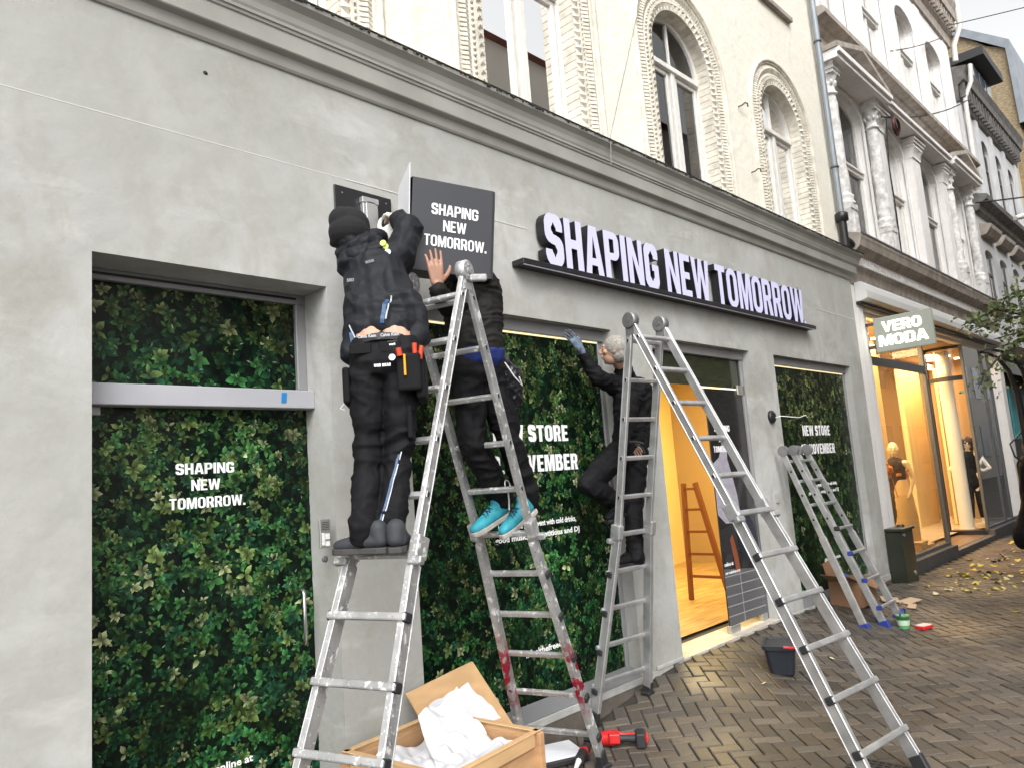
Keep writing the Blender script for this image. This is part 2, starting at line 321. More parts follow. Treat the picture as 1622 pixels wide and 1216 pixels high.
# ---------------- ground ----------------
def sst(a, b, x): t = min(1, max(0, (x-a)/(b-a))); return t*t*(3-2*t)
def zg(x, y):
    ramp = sst(4.0, 5.4, x)*(1-.45*sst(7.2, 9.6, x))*(1-sst(9.6, 11.6, x))
    f = 1-sst(0., 1.3, -y)
    return -.12+.17*ramp*f+.006*math.sin(x*1.7+y)*math.cos(y*1.3)
b = MB(); nx, ny = 120, 60
xs = np.concatenate([np.linspace(-60, -2, 6), np.linspace(-1.6, 22, 100), np.linspace(24, 160, 10)]); ys = np.concatenate([np.linspace(-90, -6.2, 6), np.linspace(-6, .6, 34)])
vs = [(x, y, zg(x, y)-.016) for x in xs for y in ys]; k = len(ys)
b.add(vs, [(i*k+j, (i+1)*k+j, (i+1)*k+j+1, i*k+j+1) for i in range(len(xs)-1) for j in range(k-1)])
gnd = b.build('ground', mat('brown street paving and joints', (.045, .038, .029), .8, var=.4, vs=5, bump=.4, bs=80)); tag(gnd, kind='structure')
def pavement():
    w = .098; g = .0035; v = []; f = []; col = []; a = math.radians(45); ca, sa = math.cos(a), math.sin(a)
    N = int(22/w*1.1)
    for p in range(-120, 190):
        for q in range(-190, 120):
            d = (p-q) % 4
            if d == 0: dims = (2, 1)
            elif d == 3: dims = (1, 2)
            else: continue
            cx_, cy_ = (p+dims[0]/2)*w, (q+dims[1]/2)*w
            X = cx_*ca-cy_*sa+6; Y = cx_*sa+cy_*ca-2
            if not (.4 < X < 21 and -5.2 < Y < -.03): continue
            if X > 13.5 and Y < -3.9: continue
            if X < 3 and Y > -.3 and X < 1: continue
            hx, hy = dims[0]*w/2-g, dims[1]*w/2-g; r = .007
            jz = random.gauss(0, .0016)+(-.006 if random.random() < .02 else 0); tx = random.gauss(0, .009); ty = random.gauss(0, .009)
            base = random.choice([(.080, .067, .052), (.071, .061, .050), (.092, .077, .061), (.062, .053, .044), (.086, .068, .050)])
            kk = random.uniform(.74, 1.22)*(1+.45*noise.noise(Vector((X*.8, Y*.8, 0))))
            b0 = len(v)
            for hxx, hyy, zz in ((hx, hy, -.012), (hx, hy, -.005), (hx-r, hy-r, 0)):
                for sx, sy in ((-1, -1), (1, -1), (1, 1), (-1, 1)):
                    lx, ly = cx_+sx*hxx, cy_+sy*hyy
                    x_ = lx*ca-ly*sa+6; y_ = lx*sa+ly*ca-2
                    v.append((x_, min(y_, -.002), zg(x_, y_)+zz+jz+tx*sx*hxx+ty*sy*hyy))
            for L_ in (0, 4):
                for i in range(4): f.append((b0+L_+i, b0+L_+(i+1) % 4, b0+L_+4+(i+1) % 4, b0+L_+4+i))
            f.append((b0+8, b0+9, b0+10, b0+11)); col += [tuple(c*kk for c in base)]*9
    me = bpy.data.meshes.new('pavement'); me.from_pydata(v, [], f); me.materials.append(brickm); setcol(me, col)
    o = bpy.data.objects.new('pavement', me); COL.objects.link(o); tag(o, kind='structure')
pavement()
# ---------------- the shop front (grey rendered ground floor) ----------------
XL, XR, ZT = -6., 10.385, 3.975
OPEN = [(1.0, 2.19, -.12, 2.755), (2.72, 4.81, .05, 2.755), (5.39, 7.17, -.12, 2.755), (7.74, 9.955, .05, 2.755)]
front = thing('shop_building', (2, .3, -.12), 'grey rendered ground floor shop building with leaf printed windows and cream brick upper floor', 'building')
def wallf(mb):
    xs = sorted({XL, XR, *[o[0] for o in OPEN], *[o[1] for o in OPEN]}); zs = [-.3, -.12, .05, 2.755, ZT]
    vid = {}
    def P(x, z, y=0):
        k_ = (x, z, y)
        if k_ not in vid: vid[k_] = len(mb.v); mb.v.append((x, y, z))
        return vid[k_]
    for i in range(len(xs)-1):
        for j in range(len(zs)-1):
            x0, x1, z0, z1 = xs[i], xs[i+1], zs[j], zs[j+1]
            if any(o[0] <= x0 and x1 <= o[1] and o[2] <= z0 and z1 <= o[3] for o in OPEN): continue
            mb.f.append((P(x0, z0), P(x1, z0), P(x1, z1), P(x0, z1))); mb.m.append(0); mb.smooth.append(False)
    for x0, x1, z0, z1 in OPEN:
        for q in (((x0, z0), (x0, z1)), ((x1, z1), (x1, z0)), ((x0, z1), (x1, z1))):
            (a, c), (d_, e) = q
            mb.f.append((P(a, c), P(d_, e), P(d_, e, .42), P(a, c, .42))); mb.m.append(0); mb.smooth.append(False)
    for q in ((XL, -.3), (XR, -.3)): pass
    mb.f.append((P(XR, -.3), P(XR, -.3, .42), P(XR, ZT, .42), P(XR, ZT))); mb.m.append(0); mb.smooth.append(False)
w_ = MB(); wallf(w_); wall = w_.build('wall', plaster, front, fix=False)
parts('render_joint', mat('joint with painted highlight', (.64, .64, .62), .8), front, lambda m_: (m_.box(XL, 2.35, -.0012, .01, 3.426, 3.4295), m_.box(2.35, 3.9, -.003, .01, 3.424, 3.429), m_.box(9.0, XR-.01, -.003, .01, 3.42, 3.428)))  # pale colour paints in the light caught along the joint's edge
def blem(mb):
    for x, z in ((.33, 3.80), (1.53, 3.80), (8.6, 3.62)):
        mb.sphere((x, -.001, z), .011, 8, 5, sc=(1.2, .4, 1))
parts('wall_hole', blackm, front, blem)
# cornice
prof = [(0, 3.97), (-.012, 3.972), (-.022, 3.985), (-.03, 4.02), (-.034, 4.042), (-.07, 4.052), (-.075, 4.058), (-.083, 4.152), (-.092, 4.158), (-.095, 4.172), (-.104, 4.176), (-.106, 4.192), (-.113, 4.205), (-.12, 4.235), (-.135, 4.268), (-.158, 4.288), (-.168, 4.296), (-.172, 4.314), (-.172, 4.322), (.0, 4.372), (.0, 3.97)]
def corn(mb):
    n = len(prof); vs = [(XL, y, z) for y, z in prof]+[(XR-y, y, z) for y, z in prof]+[(XR-y, .4, z) for y, z in prof]
    mb.add(vs, [(i, i+1, n+i+1, n+i) for i in range(n-1)]+[(n+i, n+i+1, 2*n+i+1, 2*n+i) for i in range(n-2)])
part('cornice', plaster2, front, corn)
def flash(mb):
    mb.box(XL, XR+.176, -.178, -.02, 4.3245, 4.331)
    x = .2
    while x < XR+.15:
        h = random.uniform(.004, .02)*(1 if random.random() < .8 else .2); w = random.uniform(.008, .035)
        mb.box(x, x+w, -.181, -.174, 4.3245-h, 4.327); x += w+random.uniform(.0, .022)
part('cornice_flashing', mat('rotten black flashing', (.02, .018, .015), .9), front, flash)
# upper cream floor with arched windows
WC = [1.82, 4.14, 6.46, 8.78]; SP = 5.70
def U(cx, r, zb=4.2, n=22): return [(cx-r, zb)]+[(cx-r*math.cos(math.pi*i/n), SP+r*math.sin(math.pi*i/n)) for i in range(n+1)]+[(cx+r, zb)]
def Upts(cx, r, step, zb=4.33):   # evenly spaced points along the jamb-arch-jamb path: x, z, outward normal, tangent
    L1 = SP-zb; La = math.pi*r; T = 2*L1+La; n = int(T/step); out = []
    for i in range(n+1):
        s_ = T*i/n
        if s_ < L1: out.append((cx-r, zb+s_, -1, 0))
        elif s_ < L1+La: a = math.pi-(s_-L1)/r; out.append((cx+r*math.cos(a), SP+r*math.sin(a), math.cos(a), math.sin(a)))
        else: out.append((cx+r, SP-(s_-L1-La), 1, 0))
    return out
def upper(mb):
    panel_holes(mb, [(-6, 4.2), (10.30, 4.2), (10.30, 12), (-6, 12)], [U(c, .555, 4.25) for c in WC], 0, .5)
part('upper_wall', cream, front, upper)
parts('upper_sill', stone_br, front, lambda m_: [m_.box(c-.52, c+.42, -.06, -.001, 7.36, 7.42) for c in (9.0, 6.6, 4.3)])
def pathbar(mb, cx, r, y0, y1, dr, n=26, zb=4.25):   # ribbon moulding of rectangular section following the arch
    a = U(cx, r-dr/2, zb, n); c = U(cx, r+dr/2, zb, n); k_ = len(a)
    vs = [(x, y0, z) for x, z in a]+[(x, y0, z) for x, z in c]+[(x, y1, z) for x, z in a]+[(x, y1, z) for x, z in c]
    fs = []
    for i in range(k_-1): fs += [(i, i+1, k_+i+1, k_+i), (i, 2*k_+i, 2*k_+i+1, i+1), (k_+i, k_+i+1, 3*k_+i+1, 3*k_+i)]
    mb.add(vs, fs)
def orn(cx):
    def f(mb):
        # plain splayed bricks of the reveal
        for x, z, nx_, nz in Upts(cx, .555, .07):
            t = Vector((-nz, 0, nx_)); n_ = Vector((nx_, 0, nz)); p = Vector((x, 0, z))
            mb.obox(p-n_*.008+Vector((0, .075, 0)), t, n_, (0, 1, 0), .064, .016, .15)
        for x, z, nx_, nz in Upts(cx, .575, .07):   # pointed teeth on the inner edge
            t = Vector((-nz, 0, nx_)); n_ = Vector((nx_, 0, nz)); p = Vector((x, 0, z))
            o_ = p-n_*.035; a = p+n_*.03+t*.033; c = p+n_*.03-t*.033; top = p+Vector((0, -.03, 0))+n_*.01
            mb.add([o_, a, c, top+n_*.015, o_+Vector((0, .03, 0)), a+Vector((0, .03, 0)), c+Vector((0, .03, 0))], [(0, 1, 3), (1, 2, 3), (2, 0, 3), (0, 4, 5, 1), (1, 5, 6, 2), (2, 6, 4, 0)])
        pathbar(mb, cx, .625, -.016, .0, .028)
        for x, z, nx_, nz in Upts(cx, .652, .046):   # bead row
            mb.sphere((x, -.006, z), .0145, 6, 4)
        for x, z, nx_, nz in Upts(cx, .735, .036):   # cable band
            t = Vector((-nz, 0, nx_)); n_ = Vector((nx_, 0, nz)); p = Vector((x, -.008, z))
            mb.add([p-n_*.062-t*.011+Vector((0, .012, 0)), p-n_*.062+t*.011+Vector((0, .012, 0)), p-n_*.0+Vector((0, -.022, 0))-t*.013, p+Vector((0, -.022, 0))+t*.013, p+n_*.062-t*.011+Vector((0, .012, 0)), p+n_*.062+t*.011+Vector((0, .012, 0))],
                   [(0, 1, 3, 2), (2, 3, 5, 4), (0, 2, 4), (1, 5, 3)])
        pathbar(mb, cx, .812, -.02, .0, .014)
        mb.tube([(x, -.012, z) for x, z in U(cx, .84, 4.25, 30)], .026, 8)
        pathbar(mb, cx, .872, -.012, .0, .012)
    return f
def sash_window(cx, parent, blinds=True):
    w = part('window', winwhite, parent, lambda mb: (
        pathbar(mb, cx, .515, .13, .2, .05, zb=4.2), mb.box(cx-.49, cx+.49, .125, .19, 5.655, 5.725), mb.box(cx-.5, cx+.5, .10, .15, 5.64, 5.655),
        mb.box(cx-.035, cx+.035, .12, .19, 4.2, 5.64), mb.box(cx-.012, cx+.012, .14, .18, 5.725, 6.19),
        [mb.box(cx+s_*.46-.02, cx+s_*.46+.02, .14, .185, 4.2, 5.6) for s_ in (-1, 1)], [mb.box(cx+s_*.075-.02, cx+s_*.075+.02, .14, .185, 4.2, 5.6) for s_ in (-1, 1)],
        [mb.box(cx+s_*.27-.22, cx+s_*.27+.22, .141, .184, 5.59, 5.635) for s_ in (-1, 1)]), bevel=.004)
    def gl(mb):
        pts = U(cx, .5, 4.2, 18); mb.add([(x, .165, z) for x, z in pts], [tuple(range(len(pts)))])
    part('pane', glass, w, gl)
    def cur(mb):
        for x0, x1 in ((cx-.46, cx-.30), (cx+.26, cx+.46), (cx-.10, cx-.02)):
            n = 16; vs = []
            for i in range(n+1):
                x = x0+(x1-x0)*i/n; y = .3+.012*math.sin(i*1.9); vs += [(x, y, 4.2), (x, y, 5.62)]
            mb.add(vs, [(2*i, 2*i+2, 2*i+3, 2*i+1) for i in range(n)], 0, True)
    part('curtain', curtain, w, cur)
    def rm(mb):
        mb.add([(cx-.9, .51, 4), (cx+.9, .51, 4), (cx+.9, .51, 6.6), (cx-.9, .51, 6.6), (cx-.9, 1.8, 4), (cx+.9, 1.8, 4), (cx+.9, 1.8, 6.6), (cx-.9, 1.8, 6.6)], [(4, 5, 6, 7), (0, 4, 7, 3), (1, 2, 6, 5), (3, 7, 6, 2), (0, 1, 5, 4)])
    part('room', roomdark, w, rm)
for c in WC:
    part('window_surround', creamtrim, front, orn(c))
    sash_window(c, front)
# ---------------- doors and windows of the shop ----------------
PAL = np.array([[.002, .007, .004], [.003, .014, .007], [.005, .030, .012], [.016, .080, .022], [.007, .050, .024], [.055, .13, .03], [.15, .24, .07], [.38, .45, .22], [.14, .12, .05]])
def leaf_field(x0, x1, z0, z1, y, dens=1., warm=0., big=1.):
    A = (x1-x0)*(z1-z0); out_v = []; out_f = []; cols = []
    def leaf(cx, cz, ang, L, Wd, yy, c, sh, g0=.35, side=1.):
        ca, sa = math.cos(ang), math.sin(ang); b0 = len(out_v); bend = random.uniform(-.25, .25)
        for u, w, k_ in ((0, 0, g0), (.28, .42, .7), (.62, .44, 1.), (1, 0, 1.15), (.62, -.44, .8), (.28, -.42, .5)):
            k_ = k_*(side if w < 0 else 1); w = w*Wd+bend*u*u*.4; X = cx+(u*ca-w*sa)*L; Z = cz+(u*sa+w*ca)*L
            out_v.append((min(x1, max(x0, X)), yy, min(z1, max(z0, Z)))); cols.append(c*(sh*k_))
        out_f.append((b0, b0+1, b0+2, b0+3)); out_f.append((b0, b0+3, b0+4, b0+5))
    def tone(c, up, k_): return c*(1-warm*up)+np.array([c[1]*.85, c[1]*.85, c[1]*.32])*warm*up
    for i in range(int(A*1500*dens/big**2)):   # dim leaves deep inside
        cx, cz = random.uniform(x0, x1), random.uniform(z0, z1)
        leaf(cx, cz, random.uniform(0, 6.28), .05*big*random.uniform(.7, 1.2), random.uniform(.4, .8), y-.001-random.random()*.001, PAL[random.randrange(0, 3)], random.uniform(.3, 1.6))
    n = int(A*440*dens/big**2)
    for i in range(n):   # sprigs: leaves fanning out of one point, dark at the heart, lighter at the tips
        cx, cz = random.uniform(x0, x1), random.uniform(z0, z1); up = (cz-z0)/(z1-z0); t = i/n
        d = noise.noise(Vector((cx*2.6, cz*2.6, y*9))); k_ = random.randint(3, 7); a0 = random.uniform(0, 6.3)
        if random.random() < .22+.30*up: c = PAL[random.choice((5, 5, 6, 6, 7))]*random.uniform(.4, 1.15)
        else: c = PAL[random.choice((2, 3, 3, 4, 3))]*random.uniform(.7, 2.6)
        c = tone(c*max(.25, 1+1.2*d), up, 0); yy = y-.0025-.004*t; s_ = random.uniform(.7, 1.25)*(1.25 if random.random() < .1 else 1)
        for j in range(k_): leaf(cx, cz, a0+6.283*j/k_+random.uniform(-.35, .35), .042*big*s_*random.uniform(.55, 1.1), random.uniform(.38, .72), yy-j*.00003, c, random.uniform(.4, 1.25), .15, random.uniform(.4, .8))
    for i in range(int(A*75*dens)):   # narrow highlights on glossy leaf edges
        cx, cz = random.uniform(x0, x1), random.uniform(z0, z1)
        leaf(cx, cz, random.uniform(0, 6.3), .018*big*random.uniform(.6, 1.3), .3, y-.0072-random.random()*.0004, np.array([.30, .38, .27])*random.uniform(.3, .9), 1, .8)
    return out_v, out_f, cols
def leaf_print(name, parent, x0, x1, z0, z1, y, **k_):
    v, f, c = leaf_field(x0, x1, z0, z1, y, **k_)
    b0 = len(v); v += [(x0, y+.0005, z0), (x1, y+.0005, z0), (x1, y+.0005, z1), (x0, y+.0005, z1)]; f.append((b0, b0+1, b0+2, b0+3)); c += [np.array([.002, .005, .003])]*4
    me = bpy.data.meshes.new(name); me.from_pydata(v, [], f); me.materials.append(leafprint)
    at = me.color_attributes.new('Col', 'FLOAT_COLOR', 'POINT'); c = np.asarray(c, np.float32); at.data.foreach_set('color', np.hstack([c, np.ones((len(c), 1), np.float32)]).ravel())
    o = bpy.data.objects.new(name, me); COL.objects.link(o); setbase(o, parent); return o
LX, LY = (1, 0, 0), (0, 0, 1)
def txt(parent, fn, m_=None): return part('lettering', m_ or whitetxt, parent, fn)
# left side door
y = .27
d1 = thing('glass_door', (1.6, .27, -.12), 'tall glass door covered in a leaf print reading SHAPING NEW TOMORROW, left of the ladders', 'door')
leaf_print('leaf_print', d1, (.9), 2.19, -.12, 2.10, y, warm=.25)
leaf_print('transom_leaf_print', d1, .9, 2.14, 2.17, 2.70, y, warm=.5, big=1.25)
part('frame', alu_frame, d1, lambda m_: (m_.box(.9, 2.19, .235, .30, 2.70, 2.755), m_.box(2.13, 2.19, .24, .30, 2.2, 2.70), m_.box(.9, 2.19, .262, .3, -.13, -.12)), .004)
part('frame_gap', blackm, d1, lambda m_: m_.box(.9, 2.13, .232, .234, 2.722, 2.735))
part('rail', rail_m, d1, lambda m_: (m_.box(.9, 2.19, .17, .262, 2.088, 2.19),), .004)
part('hinge', alu_frame, d1, lambda m_: m_.box(.98, 1.1, .22, .262, 2.045, 2.086), .003)
part('blue_tape', mat('blue tape', (.02, .20, .5), .4), d1, lambda m_: m_.obox((2.0, .168, 2.145), (1, 0, 0), (.1, 0, 1), (0, 1, 0), .03, .055, .002))
part('handle', mat('steel handle', (.55, .55, .53), .25, metal=1), d1, lambda m_: m_.tube([(2.10, .262, 1.09), (2.09, .2, 1.10), (2.09, .19, 1.08), (2.09, .19, .85), (2.09, .2, .82), (2.10, .262, .82)], .011, 8))
txt(d1, lambda m_: (caps(m_, 'SHAPING', (1.60, .2595, 1.755), LX, LY, .30, .055, .0008, t=.18, align='c'), caps(m_, 'NEW', (1.60, .2595, 1.672), LX, LY, .148, .055, .0008, t=.18, align='c'), caps(m_, 'TOMORROW.', (1.612, .2595, 1.583), LX, LY, .39, .055, .0008, t=.18, align='c'),
                    small_text(m_, 'online at', (1.71, .2595, .30), LX, LY, .05, .2)))
# window with the two lines of lettering
def store_window(x0, x1, yv, cx, frw, label, warm, big, dens):
    w = thing('shop_window', ((x0+x1)/2, yv, .05), label, 'window')
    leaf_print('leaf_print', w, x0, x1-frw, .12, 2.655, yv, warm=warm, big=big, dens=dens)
    part('frame', alu_frame, w, lambda m_: (m_.box(x0, x1, yv-.04, yv+.05, 2.668, 2.755), m_.box(x1-frw, x1, yv-.015, yv+.05, .09, 2.668)), .004)
    part('light_strip', mat('warm strip light and gap glow', (1, .9, .6), .5, emit=(1, .86, .5), es=.5), w, lambda m_: m_.box(x0, x1-frw, yv-.012, yv+.0, 2.657, 2.667))
    part('sill', mat('grey metal sill', (.20, .20, .205), .5, metal=.2), w, lambda m_: m_.add([(x0, yv-.01, .12), (x1, yv-.01, .12), (x1, -.004, .055), (x0, -.004, .055), (x0, yv-.01, .02), (x1, yv-.01, .02), (x1, -.004, .02), (x0, -.004, .02)], [(0, 1, 2, 3), (3, 2, 6, 7), (0, 3, 7, 4), (1, 5, 6, 2)]))
    yt = yv-.0095
    txt(w, lambda m_: (caps(m_, 'NEW STORE', (cx, yt, 1.872), LX, LY, .79, .12, .0008, t=.22, align='c'), caps(m_, '19. NOVEMBER', (cx, yt, 1.655), LX, LY, .97, .12, .0008, t=.22, align='c'),
        small_text(m_, 'Join us for a great event with cold drinks,', (cx, yt, 1.275), LX, LY, .054, .82, bold=.03), small_text(m_, 'good music, competitions and DJ', (cx, yt, 1.195), LX, LY, .054, .88, bold=.03),
        small_text(m_, '#feelthefreedom', (cx, yt, .42), LX, LY, .055, .46, bold=.03)))
    return w
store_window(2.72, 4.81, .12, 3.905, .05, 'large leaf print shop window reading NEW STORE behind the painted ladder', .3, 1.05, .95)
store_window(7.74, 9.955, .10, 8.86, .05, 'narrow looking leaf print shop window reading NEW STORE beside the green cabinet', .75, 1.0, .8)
# ledge and plinth under the windows
parts('ledge', ledge_m, front, lambda m_: (m_.box(2.3, 5.38, -.012, -.001, 0., .05), m_.box(7.18, 10.38, -.012, -.001, -.02, .05), m_.box(5.0, 5.38, -.02, -.0015, .052, .08)), .003)
parts('plinth', plinth_m, front, lambda m_: (m_.box(-6, .99, -.005, -.001, -.3, -.03), m_.box(2.2, 5.38, -.006, -.001, -.3, -.002), m_.box(7.18, 10.38, -.006, -.001, -.3, -.022)))
# entrance
en = thing('entrance_door', (6.3, .12, .05), 'open glass entrance with a black poster door leaf and lit orange room behind', 'door')
ye = .10
part('frame', darkframe, en, lambda m_: (m_.box(5.39, 5.50, ye-.02, ye+.06, -.1, 2.36), m_.box(7.12, 7.169, ye+.005, ye+.06, -.1, 2.68)), .004)
part('transom_frame', alu_frame, en, lambda m_: (m_.box(5.39, 7.17, ye-.03, ye+.05, 2.665, 2.755), m_.box(7.115, 7.17, ye-.02, ye+.004, 1.2, 2.665)), .004)
part('transom_glass', mat('dark transom glass', (.03, .033, .02), .06, coat=.5), en, lambda m_: m_.box(5.39, 7.115, ye+.012, ye+.03, 2.372, 2.665))
part('top_light_gap', mat('warm strip light and gap glow', (1, .9, .6)), en, lambda m_: m_.box(6.3, 7.11, ye+.012, ye+.03, 2.356, 2.368))  # glowing strip stands in for room light showing through the door-top gap
parts('clamp', mat('satin steel', (.5, .5, .48), .35, metal=.8), en, lambda m_: (m_.box(5.40, 5.55, ye-.04, ye-.022, 2.33, 2.42), m_.box(7.0, 7.14, ye-.02, ye+.0, 2.30, 2.40), m_.box(6.37, 6.55, ye-.012, ye+.03, .045, .12), m_.box(6.36, 6.372, ye-.013, ye+.031, .04, .125), m_.box(7.0, 7.11, ye-.012, ye+.03, .045, .12)), .004)
lf = part('door_leaf', black_vinyl, en, lambda m_: m_.box(6.37, 7.11, ye+.0, ye+.012, .12, 2.35), .002)
def poster(m_):
    yy = ye-.0015
    def poly(pts, mi, dy=0): m_.add([(x, yy-dy, z) for x, z in pts], [tuple(range(len(pts)))], mi)
    poly([(6.37, .12), (7.11, .12), (7.11, .56), (6.37, .64)], 0)
    for k_, z in enumerate((.2, .29, .38, .47, .56)): poly([(6.37, z), (7.11, z-.01), (7.11, z-.0), (6.37, z+.008)], 1, .0004)
    poly([(6.66, .12), (6.672, .12), (6.672, .6), (6.66, .6)], 1, .0005)
    # sleeve, jumper, trousers, shoe of the printed model
    poly([(6.62, 2.0), (6.70, 1.95), (6.66, 1.66), (6.72, 1.50), (6.78, 1.30), (6.80, 1.12), (6.70, 1.04), (6.5, 1.05), (6.37, 1.14), (6.37, 1.62), (6.50, 1.68), (6.58, 1.8)], 2, .0006)
    for z0 in (1.46, 1.38, 1.3, 1.22): poly([(6.39, z0), (6.6, z0-.05), (6.6, z0-.055), (6.39, z0-.006)], 6, .0008)
    poly([(6.66, 1.08), (6.86, 1.2), (7.05, 1.0), (7.1, .8), (7.08, .62), (6.86, .66), (6.74, .74), (6.7, .9)], 3, .0007)
    poly([(6.37, 1.0), (6.6, 1.03), (6.68, .9), (6.66, .72), (6.37, .8)], 4, .00075)
    poly([(6.54, .9), (6.6, .94), (6.66, .74), (6.68, .6), (6.60, .56), (6.58, .7)], 5, .0009)
    poly([(6.66, 1.16), (6.74, 1.18), (6.76, 1.1), (6.68, 1.07)], 5, .001)
pm = [mat('printed grey planks', (.12, .12, .125), .4, var=.4, vs=20, stretch=(2, 1, 12)), mat('printed plank line', (.3, .3, .31), .5), mat('printed lilac knit', (.36, .34, .40), .5, var=.2, vs=12), mat('printed navy cloth', (.012, .014, .03), .4), mat('printed dark cloth', (.02, .02, .022), .4), mat('printed brown leather', (.22, .06, .025), .4), mat('printed fold', (.22, .21, .26), .5)]
part('poster', pm, lf, poster)
txt(en, lambda m_: (caps(m_, 'SHAPING', (6.62, ye-.003, 1.93), LX, LY, .30, .06, .0006, align='c'), caps(m_, 'NEW', (6.62, ye-.003, 1.83), LX, LY, .15, .06, .0006, align='c'), caps(m_, 'TOMORROW.', (6.62, ye-.003, 1.73), LX, LY, .40, .06, .0006, align='c'),
    small_text(m_, 'online at', (6.47, ye-.003, .66), LX, LY, .05, .17), small_text(m_, 'our webshop.com', (6.53, ye-.003, .585), LX, LY, .04, .28)))
part('threshold', mat('pale threshold stone', (.5, .46, .40), .6, var=.2, vs=9), en, lambda m_: m_.box(5.39, 7.17, -.01, .3, -.3, .055), .004)
# the room behind
rw = mat('painted room wall', (.80, .68, .34), .9, var=.06, vs=2); rf = mat('wooden room floor', (.50, .32, .13), .35, var=.45, vs=3, stretch=(1, 7, 1))
room = part('room', [rw, rf], en, lambda m_: (m_.add([(5.4, .43, .056), (12, .43, .056), (12, 3.4, .056), (5.4, 3.4, .056)], [(0, 1, 2, 3)], 1),
    m_.add([(5.4, 3.4, .05), (12, 3.4, .05), (12, 3.4, 3.2), (5.4, 3.4, 3.2)], [(0, 1, 2, 3)], 0), m_.add([(12, .43, .05), (12, 3.4, .05), (12, 3.4, 3.2), (12, .43, 3.2)], [(0, 1, 2, 3)], 0),
    m_.add([(5.39, .43, .05), (5.39, 3.4, .05), (5.39, 3.4, 3.2), (5.39, .43, 3.2)], [(0, 1, 2, 3)], 0), m_.add([(5.4, .43, 3.2), (12, .43, 3.2), (12, 3.4, 3.2), (5.4, 3.4, 3.2)], [(0, 1, 2, 3)], 0),
    m_.add([(7.2, .43, .05), (12, .43, .05), (12, .43, 3.2), (7.2, .43, 3.2)], [(0, 1, 2, 3)], 0)))
def area(name, loc, sx, sy, e, col, rot=(0, 0, 0)):
    l = bpy.data.lights.new(name, 'AREA'); l.shape = 'RECTANGLE'; l.size = sx; l.size_y = sy; l.energy = e; l.color = col
    o = bpy.data.objects.new(name, l); COL.objects.link(o); o.location = loc; o.rotation_euler = rot; return o
area('room_lamp', (8.2, 1.9, 3.1), 3, 1.6, 120, (1, .80, .40))
# small wall fittings
ic = thing('door_intercom', (2.115, -.0, 1.4), 'small silver intercom panel with name buttons and a lock below on the grey pillar', 'intercom')
part('plate', mat('satin steel', (.5, .5, .48)), ic, lambda m_: m_.box(2.08, 2.145, -.016, -.001, 1.325, 1.475), .003)
part('grille', mat('dark grille', (.1, .1, .1), .5), ic, lambda m_: [m_.box(2.09, 2.135, -.0185, -.0161, 1.42+.009*i, 1.424+.009*i) for i in range(5)])
parts('button', mat('white plastic', (.75, .75, .73), .5), ic, lambda m_: (m_.box(2.09, 2.105, -.019, -.0161, 1.34, 1.405), m_.box(2.11, 2.135, -.019, -.0161, 1.335, 1.36), m_.box(2.11, 2.135, -.019, -.0161, 1.37, 1.40)))
part('lock', mat('dark grille', (.1, .1, .1)), ic, lambda m_: m_.lathe((2.11, -.001, 1.268), [(.018, 0), (.018, .006), (.01, .009)], 14, axis=(0, -1, 0)))
cr = thing('cable_outlet', (7.5, 0, 2.07), 'black round cable outlet with a loose white wire between entrance and window', 'cable outlet')
part('ring', blackm, cr, lambda m_: m_.lathe((7.5, -.001, 2.07), [(.068, 0), (.068, .025), (.05, .04), (.03, .042)], 20, axis=(0, -1, 0)), .004)
part('wire', mat('white cable', (.8, .8, .78), .5), cr, lambda m_: m_.tube([(7.5, -.05, 2.055), (7.53, -.10, 2.07), (7.62, -.16, 2.055), (7.75, -.2, 2.045), (7.87, -.22, 2.07), (7.9, -.22, 2.045)], .004, 6))
so = tag(part('wall_socket', mat('grey socket', (.35, .35, .34), .6), None, lambda m_: (m_.box(7.39, 7.45, -.02, -.001, 1.18, 1.27), m_.box(7.405, 7.435, -.023, -.0205, 1.205, 1.245)), .003), 'small grey socket low on the pillar right of the entrance', 'socket')
# ---------------- the illuminated sign ----------------
sg = thing('shop_sign', (6.2, -.05, 3.15), 'long raised white letter sign SHAPING NEW TOMORROW on a black tray above the windows', 'sign')
litm = mat('lit letter face', (.42, .41, .56), .5, emit=(.70, .69, 1.0), es=.16); lside = mat('letter side', (.012, .012, .014), .45)
part('tray', lside, sg, lambda m_: (m_.box(3.71, 8.72, -.118, -.002, 3.108, 3.149),), .003)
part('tray_lip', mat('tray lip', (.5, .47, .55), .4), sg, lambda m_: m_.box(3.72, 8.71, -.113, -.098, 3.103, 3.1075))  # plain pale strip under the tray's front edge
out, wt = text_contours('SHAPING NEW TOMORROW', .19); X0, X1 = 3.985, 8.47; sx = (X1-X0)/wt
for x0, cs in out:
    vs, fs = contour_mesh([[(x0*sx+p[0]*sx, p[1]*.40) for p in c] for c in cs], .08)
    b = MB()
    for f in fs:
        q = [vs[i] for i in f]; front_ = all(v[2] > .079 for v in q)
        b.add([(X0+v[0], -.018-v[2], 3.151+v[1]) for v in q], [tuple(range(len(q)))], 0 if front_ else 1)
    b.build('letter', [litm, lside], sg, fix=False)
part('trademark', [litm, lside], sg, lambda m_: (m_.lathe((8.56, -.03, 3.185), [(.03, 0), (.03, .03)], 14, 1, axis=(0, -1, 0)), m_.lathe((8.56, -.061, 3.185), [(.024, 0), (.024, .002)], 14, 0, axis=(0, -1, 0))))
